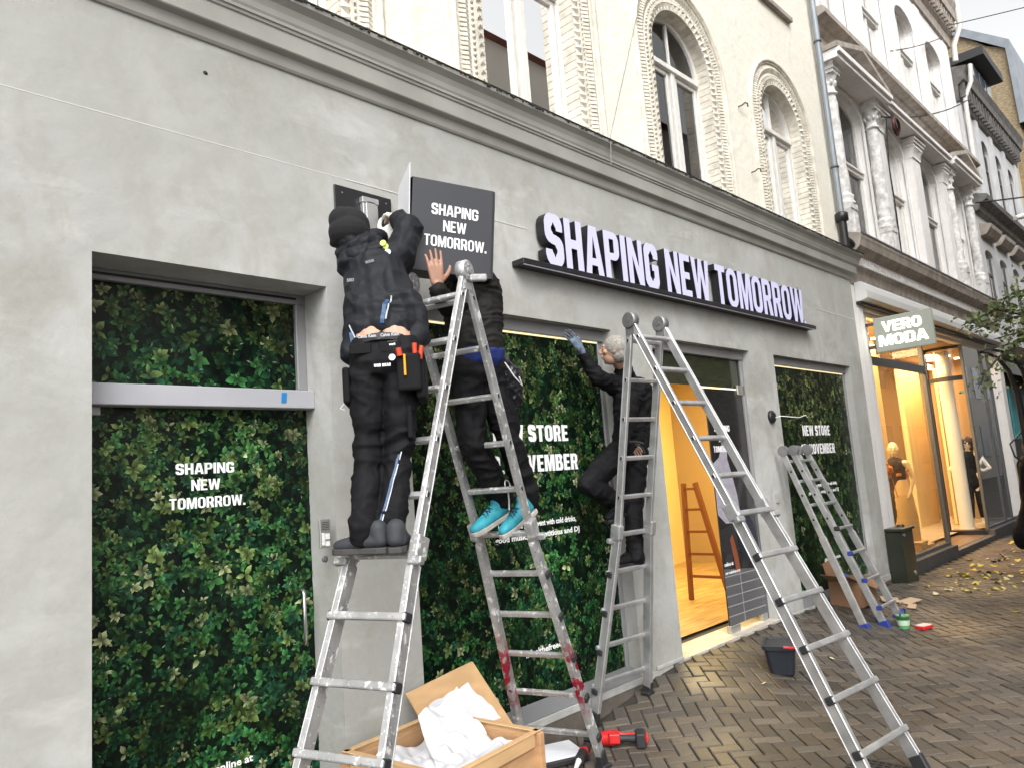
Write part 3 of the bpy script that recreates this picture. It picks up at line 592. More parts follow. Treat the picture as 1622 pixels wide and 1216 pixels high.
# ---------------- drain pipe ----------------
pipe = thing('drain_pipe', (10.17, -.08, 4.4), 'blue grey drain pipe with a black foot between the cream and the white building', 'drain pipe')
part('pipe', zinc, pipe, lambda m_: m_.tube([(10.17, -.08, 4.86), (10.17, -.08, 12)], .042, 14))
part('pipe_foot', blackm, pipe, lambda m_: (m_.tube([(10.17, -.08, 4.40), (10.17, -.08, 4.80)], .055, 14), m_.lathe((10.17, -.08, 4.74), [(.055, 0), (.085, .01), (.085, .11), (.06, .13)], 14), m_.tube([(10.17, -.08, 4.5), (10.3, -.1, 4.46), (10.36, -.1, 4.44)], .05, 10)))
for z in (5.5, 7.35, 9.2): parts('bracket', darkframe, pipe, lambda m_: m_.lathe((10.17, -.08, z), [(.044, 0), (.054, .005), (.054, .03), (.044, .035)], 14))
# ---------------- white building with the fashion shop ----------------
vm = thing('white_building', (14.7, .2, -.12), 'white stucco building with carved columns and pediments above a lit fashion shop', 'building')
VX0, VX1 = 10.392, 19.1; VC = [11.5, 13.48, 15.48, 17.4]
def Uarch(cx, hw, z0, sp, rise, n=14): return [(cx-hw, z0)]+[(cx-hw*math.cos(math.pi*i/n), sp+rise*math.sin(math.pi*i/n)) for i in range(n+1)]+[(cx+hw, z0)]
part('wall', white_st, vm, lambda mb: panel_holes(mb, [(VX0, 3.6), (VX1, 3.6), (VX1, 10.95), (VX0, 10.95)], [Uarch(c, .62, 4.75, 6.72, .34) for c in VC]+[Uarch(c+.05, .58, 8.35, 9.95, .32) for c in VC], .1, .4))
def vwin(cx, z0, sp, hw, rise, mid, opened=False):
    w = part('window', winwhite, vm, lambda mb: (
        [mb.add([(x, .19, z) for x, z in Uarch(cx, hw, z0, sp, rise)]+[(x, .19, z) for x, z in Uarch(cx, hw-.07, z0, sp, rise-.06)]+[(x, .25, z) for x, z in Uarch(cx, hw-.07, z0, sp, rise-.06)],
            [(i, i+1, 17+i+1, 17+i) for i in range(16)]+[(17+i, 17+i+1, 34+i+1, 34+i) for i in range(16)])],
        mb.box(cx-hw, cx+hw, .17, .24, mid-.04, mid+.04), mb.box(cx-hw+.02, cx+hw-.02, .14, .17, mid+.02, mid+.05), mb.box(cx-.03, cx+.03, .19, .24, z0, mid-.04), mb.box(cx-.015, cx+.015, .2, .24, mid+.04, sp+rise-.08)))
    part('pane', glass, w, lambda mb: mb.add([(x, .22, z) for x, z in Uarch(cx, hw-.03, z0, sp, rise-.03)], [tuple(range(17))]))
    part('curtain', curtain, w, lambda mb: mb.add([(x, .36+.012*math.sin(x*60), z) for x in np.linspace(cx-hw+.05, cx-hw*.5, 12) for z in (z0, sp)], [(2*i, 2*i+2, 2*i+3, 2*i+1) for i in range(11)], 0, True))
    part('room', roomdark, w, lambda mb: mb.box(cx-hw-.1, cx+hw+.1, .43, 1.4, z0-.2, sp+rise+.2))
    # archivolt
    a = Uarch(cx, hw+.045, z0, sp, rise+.045); c = Uarch(cx, hw+.0, z0, sp, rise)
    part('window_surround', white_st, vm, lambda mb: mb.add([(x, .07, z) for x, z in a]+[(x, .07, z) for x, z in c]+[(x, .11, z) for x, z in a]+[(x, .11, z) for x, z in c], [(i, i+1, 17+i+1, 17+i) for i in range(16)]+[(i, 34+i, 34+i+1, i+1) for i in range(16)]+[(17+i, 17+i+1, 51+i+1, 51+i) for i in range(16)]))
for c in VC: vwin(c, 4.75, 6.72, .62, .34, 5.95); vwin(c+.05, 8.35, 9.95, .58, .32, 9.35)
def column(cx, cy=.0, r=.088):
    def f(mb):
        n = 28; zs = np.linspace(5.25, 6.72, 60); vs = []
        for z in zs:
            for k_ in range(n):
                a = 2*math.pi*k_/n; rr = r*(1-.1*(z-5.25)/1.5)
                sp_ = math.sin(a*2+z*9+2*noise.noise(Vector((math.cos(a)*2, math.sin(a)*2, z*4)))); rr += (.009*max(-.3, sp_)+.009*max(0, math.sin(a*5-z*22+3*noise.noise(Vector((math.cos(a)*3, math.sin(a)*3, z*6))))))*(1 if .05 < z-5.25 < 1.42 else 0)
                vs.append((cx+rr*math.cos(a), cy+rr*math.sin(a), z))
        mb.add(vs, [(i*n+k_, i*n+(k_+1) % n, (i+1)*n+(k_+1) % n, (i+1)*n+k_) for i in range(59) for k_ in range(n)], 0, True)
        mb.lathe((cx, cy, 5.08), [(r+.05, 0), (r+.06, .03), (r+.03, .06), (r+.045, .1), (r+.045, .13), (r, .17)], 24)
        mb.lathe((cx, cy, 6.72), [(r*.9, 0), (r+.02, .015), (r+.02, .04), (r*.9, .05), (r*.92, .12), (r*1.05, .2), (r*1.3, .27), (r*1.5, .3)], 24)
        for k_ in range(8):
            a = math.pi/4*k_; mb.sphere((cx+r*1.08*math.cos(a), cy+r*1.08*math.sin(a), 6.9), .032, 7, 5, sc=(.8, .8, 1.3))
        mb.box(cx-r*1.5, cx+r*1.5, cy-r*1.5, .1, 7.02, 7.07); mb.box(cx-r*1.65, cx+r*1.65, cy-r*1.65, .1, 7.07, 7.13)
        mb.box(cx-r*1.75, cx+r*1.75, cy-r*1.75, .1, 7.13, 7.17)
        mb.box(cx-r*1.35, cx+r*1.35, cy-r*1.3, .1, 4.5, 5.0); mb.box(cx-r*1.45, cx+r*1.45, cy-r*1.45, .1, 5.0, 5.08); mb.box(cx-r*.9, cx+r*.9, cy-r*1.3-.02, cy-r*1.3-.001, 4.62, 4.93)
    part('column', white_orn, vm, f)
for c in (10.6, 12.3, 16.62, 18.15): column(c)
def pilf(cx, w):
    def f(mb):
        mb.box(cx-w/2, cx+w/2, -.02, .099, 4.5, 6.8)
        n = 8
        for i in range(n):   # flaring top
            z0 = 6.8+.2*i/n; e = .02+.06*(i/n)**2; mb.box(cx-w/2-e*.5, cx+w/2+e*.5, -.02-e, .099, z0, z0+.2/n)
        for i, (z, e) in enumerate(((7.0, .05), (7.05, .075), (7.1, .1))): mb.box(cx-w/2-e, cx+w/2+e, -.03-e, .099, z, z+.045)
    part('pilaster', white_st, vm, f)
pilf(12.66, .28); pilf(14.5, .44); pilf(16.3, .26)
def ent(mb):
    for x0, x1 in ((10.4, 12.62), (16.35, 18.45)): mb.box(x0, x1, -.24, .1, 7.17, 7.24); mb.box(x0-.0, x1+.03, -.28, .1, 7.24, 7.31)
    mb.box(12.62, 16.35, -.18, .1, 7.17, 7.24); mb.box(12.66, 16.31, -.22, .1, 7.24, 7.30)
part('entablature', white_st, vm, ent)
def ped(mb, xs_):
    for x0, x1 in (xs_,):
        c = (x0+x1)/2; h = .34
        for a, b_ in (((x0-.02, 7.31), (c, 7.31+h)), ((c, 7.31+h), (x1+.04, 7.31))):
            mb.add([(a[0], -.26, a[1]), (b_[0], -.26, b_[1]), (b_[0], -.26, b_[1]+.08), (a[0], -.26, a[1]+.08), (a[0], .1, a[1]), (b_[0], .1, b_[1]), (b_[0], .1, b_[1]+.08), (a[0], .1, a[1]+.08)], [(0, 1, 2, 3), (4, 7, 6, 5), (0, 4, 5, 1), (3, 2, 6, 7), (0, 3, 7, 4), (1, 5, 6, 2)])
        mb.add([(x0, .0, 7.31), (x1, .0, 7.31), (c, .0, 7.31+h), (x0, .1, 7.31), (x1, .1, 7.31), (c, .1, 7.31+h)], [(0, 1, 2), (3, 5, 4), (0, 3, 4, 1), (1, 4, 5, 2), (2, 5, 3, 0)])
for xs_ in ((10.4, 12.6), (16.35, 18.5)): part('pediment', stone_br, vm, lambda mb: ped(mb, xs_))
def sc_(mb, xs_):
    for x0, x1 in (xs_,):
        c = (x0+x1)/2
        for i in range(26): mb.sphere((c+random.uniform(-.45, .45), -.06+random.uniform(-.04, .03), 7.4+random.uniform(0, .15)), random.uniform(.03, .06), 7, 5)
for xs_ in ((10.4, 12.6), (16.35, 18.5)): part('tympanum_carving', white_orn, vm, lambda mb: sc_(mb, xs_))
part('string_course', stone_br, vm, lambda mb: mb.extr([(.099, 7.80), (-.0, 7.82), (-.03, 7.86), (-.16, 7.89), (-.16, 7.97), (-.13, 8.0), (.099, 8.05)], VX0, VX1+.12))
parts('upper_pilaster', white_st, vm, lambda mb: [mb.box(x-.17, x+.17, .03, .099, 8.1, 10.7) for x in (10.6, 12.54, 14.52, 16.48, 18.5)])
def roofc(mb):
    mb.extr([(.099, 10.85), (.05, 10.87), (.04, 11.1), (-.02, 11.16), (-.03, 11.4), (-.14, 11.46), (-.15, 11.66), (-.2, 11.8), (-.2, 11.9), (.6, 12.0), (.6, 10.85)], VX0, VX1+.1)
    x = VX0+.1
    while x < VX1: mb.box(x, x+.08, -.11, -.031, 11.2, 11.455); x += .2
part('roof_cornice', stone_br, vm, roofc)
part('gutter_pipe', winwhite, vm, lambda mb: mb.tube([(19.2, -.2, 12.2), (19.2, -.2, 11.3), (19.2, -.02, 10.9), (19.2, -.0, 10.5)], .06, 10))
# lower entablature over the shop
def lowent(mb):
    mb.extr([(.099, 3.95), (.03, 3.96), (-.0, 4.05), (-.02, 4.16), (-.06, 4.2), (-.06, 4.30), (-.1, 4.33), (-.16, 4.38), (-.2, 4.42), (-.22, 4.5), (-.235, 4.54), (-.235, 4.58), (.099, 4.7)], 10.36, VX1)
part('shop_cornice', stone_br, vm, lowent)
part('dentils', white_st, vm, lambda mb: [mb.box(x, x+.035, -.095, -.061, 4.205, 4.325) for x in np.arange(10.45, VX1-.05, .075)])
part('lead_flashing', darkframe, vm, lambda mb: (mb.box(10.36, VX1, -.245, -.236, 4.575, 4.60),))
# shop front parts
parts('fascia', white_st, vm, lambda mb: (mb.box(10.392, VX1, .04, .099, 3.62, 3.95), mb.box(10.392, VX1, .1, .2, 3.56, 3.60)))
parts('corner_pilaster', white_st, vm, lambda mb: (mb.box(10.392, 10.80, .02, .3, -.1, 3.619), mb.box(10.88, 11.0, .06, .3, -.1, 3.56)))
part('corner_groove', blackm, vm, lambda mb: mb.box(10.8, 10.88, .1, .2, .5, 2.35))
part('end_pilaster', white_st, vm, lambda mb: mb.box(18.75, VX1, .03, .3, -.1, 3.619))
aw = part('awning_case', mat('awning case paint', (.62, .62, .60), .4), vm, lambda mb: mb.extr([(.035, 3.98), (-.06, 3.98), (-.1, 3.93), (-.12, 3.84), (-.12, 3.74), (-.04, 3.71), (.035, 3.71)], 10.62, 18.7), .004)
part('awning_slot', blackm, vm, lambda mb: mb.box(10.62, 18.7, -.03, .035, 3.665, 3.709))
parts('shop_plinth', mat('dark grey plinth', (.08, .08, .082), .6, var=.3, vs=6), vm, lambda mb: (mb.box(10.39, 13.62, .0, .12, -.35, .06), mb.box(16.1, VX1, .0, .12, -.35, .06), mb.box(13.62, 16.1, .0, .11, -.35, -.035)), .004)
part('entrance_floor', mat('brown entrance tiles', (.16, .10, .06), .35, var=.3, vs=5), vm, lambda mb: mb.box(13.62, 16.1, .111, 2.4, -.3, -.03))
parts('shop_frame', darkframe, vm, lambda mb: (mb.box(11.0, 13.6, .1, .15, .061, .11), mb.box(13.55, 13.62, .09, .16, .061, 3.56), mb.box(16.1, 16.16, .09, .14, .0, 3.56), mb.box(17.6, 17.65, .1, .15, .061, 3.56), mb.box(18.2, 18.24, .1, .15, .061, 3.56), mb.box(16.16, 18.75, .1, .15, .061, .1), mb.box(11.0, 13.55, .08, .13, 2.86, 2.98)), .003)
part('shop_pane', shopglass, vm, lambda mb: (mb.add([(11.0, .125, .1), (13.55, .125, .1), (13.55, .125, 3.56), (11.0, .125, 3.56)], [(0, 1, 2, 3)]),), 0)
part('shop_pane', shopglass, vm, lambda mb: (mb.add([(16.16, .125, .1), (18.75, .125, .1), (18.75, .125, 3.56), (16.16, .125, 3.56)], [(0, 1, 2, 3)]),), 0)
part('entrance_pane', shopglass, vm, lambda mb: mb.add([(13.6, .16, .0), (13.6, 2.2, .0), (13.6, 2.2, 3.3), (13.6, .16, 3.3)], [(0, 1, 2, 3)]))
def bow(r0, r1, z0, z1):   # rounded end of the display case, facing the entrance
    def f(mb):
        pts = [(16.1+.0, .13)]+[(16.28-.2*math.cos(math.radians(t)), .45-.32*math.sin(math.radians(90-t)*-1+math.radians(0))) for t in ()]
        P_ = [(16.12-.10*math.sin(math.pi*i/10), .13+.62*i/10) for i in range(11)]
        mb.add([(x-r0, y, z) for x, y in P_ for z in (z0, z1)]+[(x+r1, y, z) for x, y in P_ for z in (z0, z1)],
               [(2*i, 2*i+2, 2*i+3, 2*i+1) for i in range(10)]+[(22+2*i, 22+2*i+1, 22+2*i+3, 22+2*i+2) for i in range(10)]+[(2*i+1, 2*i+3, 22+2*i+3, 22+2*i+1) for i in range(10)]+[(2*i, 22+2*i, 22+2*i+2, 2*i+2) for i in range(10)])
    return f
part('display_base', blackm, vm, bow(.03, .2, -.03, .05)); part('display_band', blackm, vm, bow(.01, .02, 2.88, 2.97)); part('display_band', blackm, vm, bow(.01, .02, 3.5, 3.58))
part('display_glass', shopglass, vm, lambda mb: mb.add([(16.12-.10*math.sin(math.pi*i/10), .13+.62*i/10, z) for i in range(11) for z in (.05, 3.5)], [(2*i, 2*i+2, 2*i+3, 2*i+1) for i in range(10)], 0, True))
part('display_post', blackm, vm, lambda mb: (mb.box(16.09, 16.14, .74, .79, -.03, 3.56),))
warmw = mat('warm shop wall', (.34, .23, .12), .8, var=.08, vs=1.5); warmf = mat('warm shop floor', (.45, .34, .22), .4, var=.2, vs=4); tan = mat('tan shop panel', (.80, .60, .30), .6, var=.12, vs=2, stretch=(3, 3, .3))
part('interior', [warmw, warmf], vm, lambda mb: (mb.add([(10.9, .6, .02), (19.0, .6, .02), (19.0, 4.2, .02), (10.9, 4.2, .02), (10.9, .15, .02), (19, .15, .02)], [(0, 1, 2, 3)], 1), mb.box(11.0, 13.5, .16, .6, .0, .07, 1), mb.box(16.2, 18.9, .16, .6, .0, .05, 1),
    mb.add([(10.9, 4.2, 0), (19.0, 4.2, 0), (19.0, 4.2, 3.55), (10.9, 4.2, 3.55)], [(0, 1, 2, 3)], 0), mb.add([(10.9, .2, 3.55), (19.0, .2, 3.55), (19.0, 4.2, 3.55), (10.9, 4.2, 3.55)], [(0, 1, 2, 3)], 0),
    mb.add([(19.0, .2, 0), (19.0, 4.2, 0), (19.0, 4.2, 3.55), (19.0, .2, 3.55)], [(0, 1, 2, 3)], 0), mb.add([(10.95, .3, 0), (10.95, 4.2, 0), (10.95, 4.2, 3.55), (10.95, .3, 3.55)], [(0, 1, 2, 3)], 0)))
parts('display_panel', tan, vm, lambda mb: (mb.box(14.5, 15.2, 1.6, 1.7, .02, 3.5), mb.box(17.0, 18.3, 1.5, 1.6, .02, 3.5), mb.box(19.9-3.2, 20.3-3.2, 2.5, 2.6, .02, 3.5), mb.box(17.5, 18.6, .95, 1.0, .05, 3.3), mb.box(13.0, 13.35, .75, .85, .05, 3.5), mb.box(18.2, 18.9, 2.6, 2.7, .05, 3.5)))
part('round_column', mat('cream painted column', (.62, .58, .52), .6), vm, lambda mb: mb.lathe((16.42, .52, .05), [(.14, 0), (.125, .05), (.125, 3.45)], 24))
area('shop_lamp', (12.4, .9, 3.45), 2.2, 1.0, 90, (1, .66, .33)); area('shop_lamp', (16.5, 1.2, 3.45), 4.0, 1.2, 140, (1, .66, .33)); area('shop_lamp', (14.8, 3.0, 3.45), 6, 1.2, 110, (1, .72, .42))
parts('ceiling_spot', mat('ceiling spot', (1, .9, .7), .5, emit=(1, .85, .6), es=6), vm, lambda mb: [mb.lathe((x, y, 3.54), [(.05, 0), (.05, -.02)], 10) for x, y in ((11.6, .6), (12.5, .6), (13.2, .7), (16.8, .7), (17.6, .7), (18.3, .7), (15, 1.6))])
# things in the shop window
def bodyless(mb, x, y, z0, s_=1., mi=0):
    pass
vs_ = thing('flower_vase', (12.0, .42, .07), 'tall vase of dried orange flowers in the fashion shop window', 'vase')
part('stand', mat('cream cloth', (.70, .56, .36), .8), vs_, lambda mb: mb.lathe((12.75, .45, .07), [(.17, 0), (.18, .5), (.14, .9), (.1, 1.1)], 16))
part('vase', mat('green glass vase', (.04, .14, .06), .2), vs_, lambda mb: (mb.box(11.75, 12.0, .38, .5, .07, .85), mb.lathe((11.88, .44, .85), [(.04, 0), (.10, .06), (.12, .16), (.08, .22)], 12)))
def flo(mb):
    for i in range(70):
        c_ = random.choice(((11.88, .44, 1.18), (12.3, .45, 1.36), (12.75, .45, 1.28))); mb.sphere((c_[0]+random.gauss(0, .07), c_[1]+random.gauss(0, .04), c_[2]+random.gauss(0, .05)), random.uniform(.02, .04), 6, 4)
    for a, b_ in (((11.88, .44, 1.0), (12.3, .45, 1.36)), ((12.5, .45, .9), (12.3, .45, 1.36)), ((12.7, .45, 1.0), (12.75, .45, 1.5))): mb.tube([a, b_], .006, 5)
part('flowers', mat('orange dried flowers', (.5, .2, .05), .8), vs_, flo)
for nm, x0, x1, y0, y1, z1, c_, lb in (('display_box', 11.2, 11.5, .25, .5, .42, (.6, .45, .25), 'tan display box nearest the green cabinet inside the shop window'), ('display_box', 12.5, 12.8, .2, .34, .2, (.62, .5, .36), 'low pale display box on the shop window floor below the cream stand')):
    tag(part(nm, mat(lb, c_, .7), None, lambda mb: (mb.box(x0, x1, y0, y1, .071, z1), mb.box(x0-.01, x1+.01, y0-.01, y1+.01, z1, z1+.02)), .006), lb, 'box')
# hanging shop sign
hs = thing('hanging_sign', (10.9, -.42, 3.2), 'glowing square hanging sign reading VERO MODA above the green cabinet', 'sign')
part('case', mat('sign case', (.26, .28, .24), .4, emit=(.9, .92, .75), es=.05), hs, lambda mb: mb.box(10.88, 10.96, -.80, -.06, 2.985, 3.47), .006)
vt = mat('neon white text', (1, 1, .9), .4, emit=(1, 1, .86), es=1.9)
part('lettering', vt, hs, lambda mb: (caps(mb, 'VERO', (10.878, -.42, 3.255), (0, -1, 0), LY, .50, .145, .004, t=.22, align='c', k=1.25), caps(mb, 'MODA', (10.878, -.42, 3.065), (0, -1, 0), LY, .62, .145, .004, t=.22, align='c', k=1.25)))
parts('bracket', darkframe, hs, lambda mb: (mb.box(10.90, 10.94, -.06, .05, 3.05, 3.1), mb.box(10.90, 10.94, -.06, .05, 3.38, 3.42)))
# cabinet
cb = thing('utility_cabinet', (10.6, -.1, -.12), 'dark green steel utility cabinet standing at the corner pilaster of the white building', 'cabinet')
gcm = mat('dark green enamel', (.022, .026, .017), .35, var=.15, vs=6, coat=.2)
part('body', gcm, cb, lambda mb: mb.box(10.40, 10.86, -.20, .0, -.16, .58), .008)
part('lid', gcm, cb, lambda mb: mb.box(10.38, 10.88, -.22, .0, .581, .62), .006)
parts('lock', mat('satin steel', (.5, .5, .48)), cb, lambda mb: (mb.lathe((10.75, -.2, .02), [(.03, 0), (.03, .01)], 12, axis=(0, -1, 0)), mb.lathe((10.5, -.2, .53), [(.018, 0), (.018, .012)], 12, axis=(0, -1, 0))))
part('lid_knob', blackm, cb, lambda mb: mb.lathe((10.72, -.1, .62), [(.05, 0), (.05, .02), (.03, .03)], 12))
# ---------------- grey building further down ----------------
gb = thing('grey_building', (22, .2, -.12), 'light grey building with hooded arched windows and a black mansard dormer', 'building')
GC = [19.95+1.46*i for i in range(4)]; GX0, GX1 = 19.12, 25.35
part('wall', grey_st, gb, lambda mb: panel_holes(mb, [(GX0, 3.3), (GX1, 3.3), (GX1, 10), (GX0, 10)], [Uarch(c, .38, 7.6, 8.9, .3) for c in GC]+[Uarch(c, .38, 4.4, 5.95, .14) for c in GC], .1, .22))
for c in GC:
    for z0, sp, ri in ((7.6, 8.9, .3), (4.4, 5.95, .14)):
        w = part('window', grey_dk, gb, lambda mb: (mb.box(c-.38, c-.33, .15, .19, z0, sp), mb.box(c+.33, c+.38, .15, .19, z0, sp), mb.box(c-.33, c+.33, .15, .19, sp-.45, sp-.39), mb.box(c-.02, c+.02, .15, .19, z0, sp-.45)))
        part('pane', glass, w, lambda mb: mb.add([(x, .17, z) for x, z in Uarch(c, .38, z0, sp, ri)], [tuple(range(17))]))
        part('room', roomdark, w, lambda mb: mb.box(c-.5, c+.5, .23, .9, z0-.1, sp+ri+.2))
parts('window_hood', stone_br, gb, lambda mb: [mb.extr([(.099, 6.35), (-.02, 6.37), (-.12, 6.5), (-.14, 6.58), (.099, 6.66)], c-.55, c+.55) for c in GC])
part('string_course', grey_dk, gb, lambda mb: (mb.extr([(.099, 6.85), (.0, 6.9), (-.04, 7.02), (-.18, 7.1), (-.2, 7.2), (.099, 7.3)], GX0, GX1+.1), ))
parts('pilaster', grey_st, gb, lambda mb: [mb.box(x-.12, x+.12, .04, .099, 7.3, 9.5) for x in [19.3]+[c+.73 for c in GC]])
part('roof_cornice', grey_dk, gb, lambda mb: (mb.extr([(.099, 9.5), (.05, 9.55), (.02, 9.9), (-.12, 10.0), (-.14, 10.15), (-.2, 10.3), (.6, 10.5), (.6, 9.5)], GX0, GX1+.1), [mb.box(x, x+.1, -.09, .019, 9.62, 9.97) for x in np.arange(GX0+.1, GX1, .28)]))
part('shop_front', mat('dark shopfront', (.06, .06, .06), .4), gb, lambda mb: mb.box(GX0, GX1, .12, .5, -.2, 3.29))
part('shop_awning', mat('grey awning', (.16, .16, .16), .8), gb, lambda mb: mb.extr([(.1, 3.5), (-.35, 3.1), (-.35, 3.0), (.1, 3.2)], GX0+.2, GX1))
part('shop_cornice', stone_br, gb, lambda mb: mb.extr([(.099, 3.5), (-.1, 3.6), (-.2, 3.75), (.099, 3.9)], GX0, GX1))
part('shop_panel', mat('teal display', (.05, .35, .40), .4), gb, lambda mb: mb.box(19.6, 20.3, .08, .11, 1.7, 2.9))
part('mansard', darkroof, gb, lambda mb: mb.add([(GX0, .0, 10.4), (GX1, .0, 10.4), (GX1, 1.6, 11.4), (GX0, 1.6, 11.4), (GX0, 3, 10.4), (GX1, 3, 10.4)], [(0, 1, 2, 3), (0, 3, 4), (1, 5, 2), (3, 2, 5, 4)]))
dm = part('dormer', darkroof, gb, lambda mb: (mb.box(21.0, 22.85, .05, 1.6, 10.4, 11.2), mb.box(20.85, 23.0, -.3, 2.4, 11.2, 11.42)))
parts('dormer_window', winwhite, dm, lambda mb: [mb.box(21.05+i*.62, 21.6+i*.62, .0, .049, 10.5, 11.15) for i in range(3)])
parts('dormer_pane', mat('dim glass', (.12, .15, .18), .08), dm, lambda mb: [mb.box(21.1+i*.62, 21.55+i*.62, -.02, -.001, 10.55, 11.1) for i in range(3)])
part('gutter_pipe', winwhite, gb, lambda mb: mb.tube([(19.3, -.25, 10.35), (19.3, -.22, 9.95), (19.3, -.05, 9.6), (19.3, -.02, 7.4)], .05, 8))
# yellow gable and the houses beyond
yb = thing('brick_gable_building', (29, 2, -.12), 'yellow brick gable with blue grey zinc edge rising behind the black dormer', 'building')
gab = [(4, 3.0), (4, 16.5), (.9, 14.3), (.4, 13.75), (-.1, 13.45), (-.1, 11.0), (-.1, 3.0)]
part('gable_wall', ybrick, yb, lambda mb: mb.add([(26, y, z) for y, z in gab]+[(36, y, z) for y, z in gab], [tuple(range(7))]+[(i, 7+i, 7+(i+1) % 7, (i+1) % 7) for i in range(7)]+[tuple(range(13, 6, -1))]))
part('zinc_coping', zinc, yb, lambda mb: mb.add([p for x in (25.9, 36.1) for p in [(x, 4, 16.75), (x, .9, 14.55), (x, -.2, 13.65), (x, -.28, 11.0), (x, -.12, 11.0), (x, -.08, 13.42), (x, .93, 14.28), (x, 4, 16.45)]], [(0, 1, 6, 7), (1, 2, 5, 6), (2, 3, 4, 5), (8, 15, 14, 9), (9, 14, 13, 10), (10, 13, 12, 11), (0, 8, 9, 1), (1, 9, 10, 2), (2, 10, 11, 3)]))
part('facade', mat('beige facade', (.55, .45, .30), .8, var=.15, vs=2), yb, lambda mb: mb.box(25.5, 36, .11, 1, -.2, 10.9))
parts('facade_window', mat('dim glass', (.12, .15, .18), .08), yb, lambda mb: [mb.box(26.3+i*1.6, 27.2+i*1.6, .09, .109, z, z+1.5) for i in range(6) for z in (4.2, 6.9, 9.0)])
fb = thing('far_building', (60, 0, -.12), 'far row house closing the street at the right edge', 'building')
part('wall', grey_st, fb, lambda mb: (mb.box(36.1, 90, .3, 8, -.2, 11.5),))
# building across the street (seen in the window reflections)
ob = thing('apartment_building', (22, -9, -.12), 'dull brown house across the street, reflected in the shop and upper windows', 'building')
part('wall', mat('dull render opposite', (.36, .34, .31), .8), ob, lambda mb: mb.box(5, 160, -16, -6.4, -.2, 11.0))
part('roof', mat('red tile roof', (.16, .06, .04), .8), ob, lambda mb: mb.extr([(-6.2, 11.0), (-11, 13.5), (-16, 11.0)], 5, 160))
parts('window', mat('dim glass', (.12, .15, .18), .08), ob, lambda mb: [mb.box(7+i*2.2, 8.2+i*2.2, -6.39, -6.37, z, z+1.7) for i in range(30) for z in (1.0, 4.2, 7.6)])
# ---------------- wires ----------------
wm = mat('black wire', (.02, .02, .02), .6)
def wire(pts, r, label, name='street_cable', sag=0., cat='cable', n=14, m_=None):
    a, c = Vector(pts[0]), Vector(pts[-1])
    P_ = [Vector(p) for p in pts] if len(pts) > 2 else [a.lerp(c, i/n)-Vector((0, 0, sag*4*(i/n)*(1-i/n))) for i in range(n+1)]
    return tag(part(name, m_ or wm, None, lambda mb: mb.tube(P_, r, 6)), label, cat)
wire([(12.45, -.12, 6.95), (19.1, -.12, 9.45)], .014, 'thick black cable from the second carved column up to the grey building', sag=.14)
wire([(14.2, .05, 8.85), (17.6, -.1, 10.4), ], .010, 'thin wire hooked on the white wall between the upper arched windows', sag=.04)
wire([(18.2, -.2, 10.9), (22.0, -7, 11.5)], .010, 'thin wire crossing the pale sky at the top right', sag=.1)
wire([(18.4, -.1, 6.85), (26, -3.5, 8.6)], .018, 'black cable stretched from the last carved column to the right edge', sag=.15)
wire([(12.7, -.12, 7.0), (12.66, -.07, 6.2), (12.72, -.06, 5.5), (12.9, .0, 4.65)], .010, 'black cable hanging down beside the second carved column')
wire([(4.80, -.17, 4.10), (4.83, -.17, 4.36), (5.69, -.03, 5.95), (5.8, .0, 6.4)], .0035, 'thin grey string running from the cream wall down to the cornice', name='string', cat='string', m_=mat('grey string', (.25, .24, .22), .8))
co = tag(part('cable_coil', [wm, mat('red wire', (.3, .03, .02), .5)], None, lambda mb: [mb.tube([(13.0+.17*(1-.07*k_)*math.cos(t), -.16-.01*k_, 6.95+.17*(1-.1*k_)*math.sin(t)) for t in np.linspace(0, 6.3, 20)], .009, 5, 1 if k_ == 2 else 0) for k_ in range(5)]), 'coil of black and red cable hanging under the white entablature', 'cable coil')
sl = thing('string_lamp', (20.5, -1.2, 7.0), 'white street lamp fitting hung on a cable near the right edge', 'street lamp')
part('lamp_shade', winwhite, sl, lambda mb: mb.tube([(19.4, -.6, 6.55), (20.3, -1.0, 6.8), (21.5, -1.6, 7.15)], [.05, .1, .07], 8))
# wall hooks
hk = mat('rusty iron', (.1, .06, .04), .8)
for (x, z), lb in zip(((7.62, 5.60), (7.75, 4.85)), ('small rusty hook on the cream wall between the two right arched windows', 'lower rusty hook on the cream wall just above the cornice')):
    tag(part('wall_hook', hk, None, lambda mb: mb.tube([(x, .0, z), (x, -.05, z), (x+.03, -.07, z+.03), (x+.09, -.07, z+.04), (x+.12, -.06, z+.015)], .008, 6)), lb, 'hook')

hb = mat('pink leather', (.45, .12, .18), .4); tn = mat('tan shoe leather', (.5, .3, .12), .4)
for nm, x, y, z, m_, lb in (('handbag', 12.25, .36, .07, hb, 'small pink handbag on the shop window floor behind the cabinet'), ('handbag', 17.2, .3, .05, tn, 'tan handbag on the floor of the display case right of the round column')):
    h_ = thing(nm, (x, y, z), lb, 'handbag'); part('body', m_, h_, lambda mb: mb.box(x-.12, x+.12, y-.05, y+.05, z+.001, z+.17), .02, 2); part('handle', m_, h_, lambda mb: mb.tube([(x-.08, y, z+.17), (x-.06, y, z+.26), (x+.06, y, z+.26), (x+.08, y, z+.17)], .008, 6))
for i, (x, y, lb) in enumerate(((11.7, .25, 'low tan shoe display block nearest the glass in the shop window'), (13.0, .28, 'tan shoe display block at the right end of the shop window'), (16.45, .24, 'low display block before the black dressed mannequin'))):
    tag(part('display_block', mat('pale display block', (.6, .48, .32), .5), None, lambda mb: mb.box(x-.2, x+.2, y-.07, y+.07, .071, .12+.02*i), .004), lb, 'block')
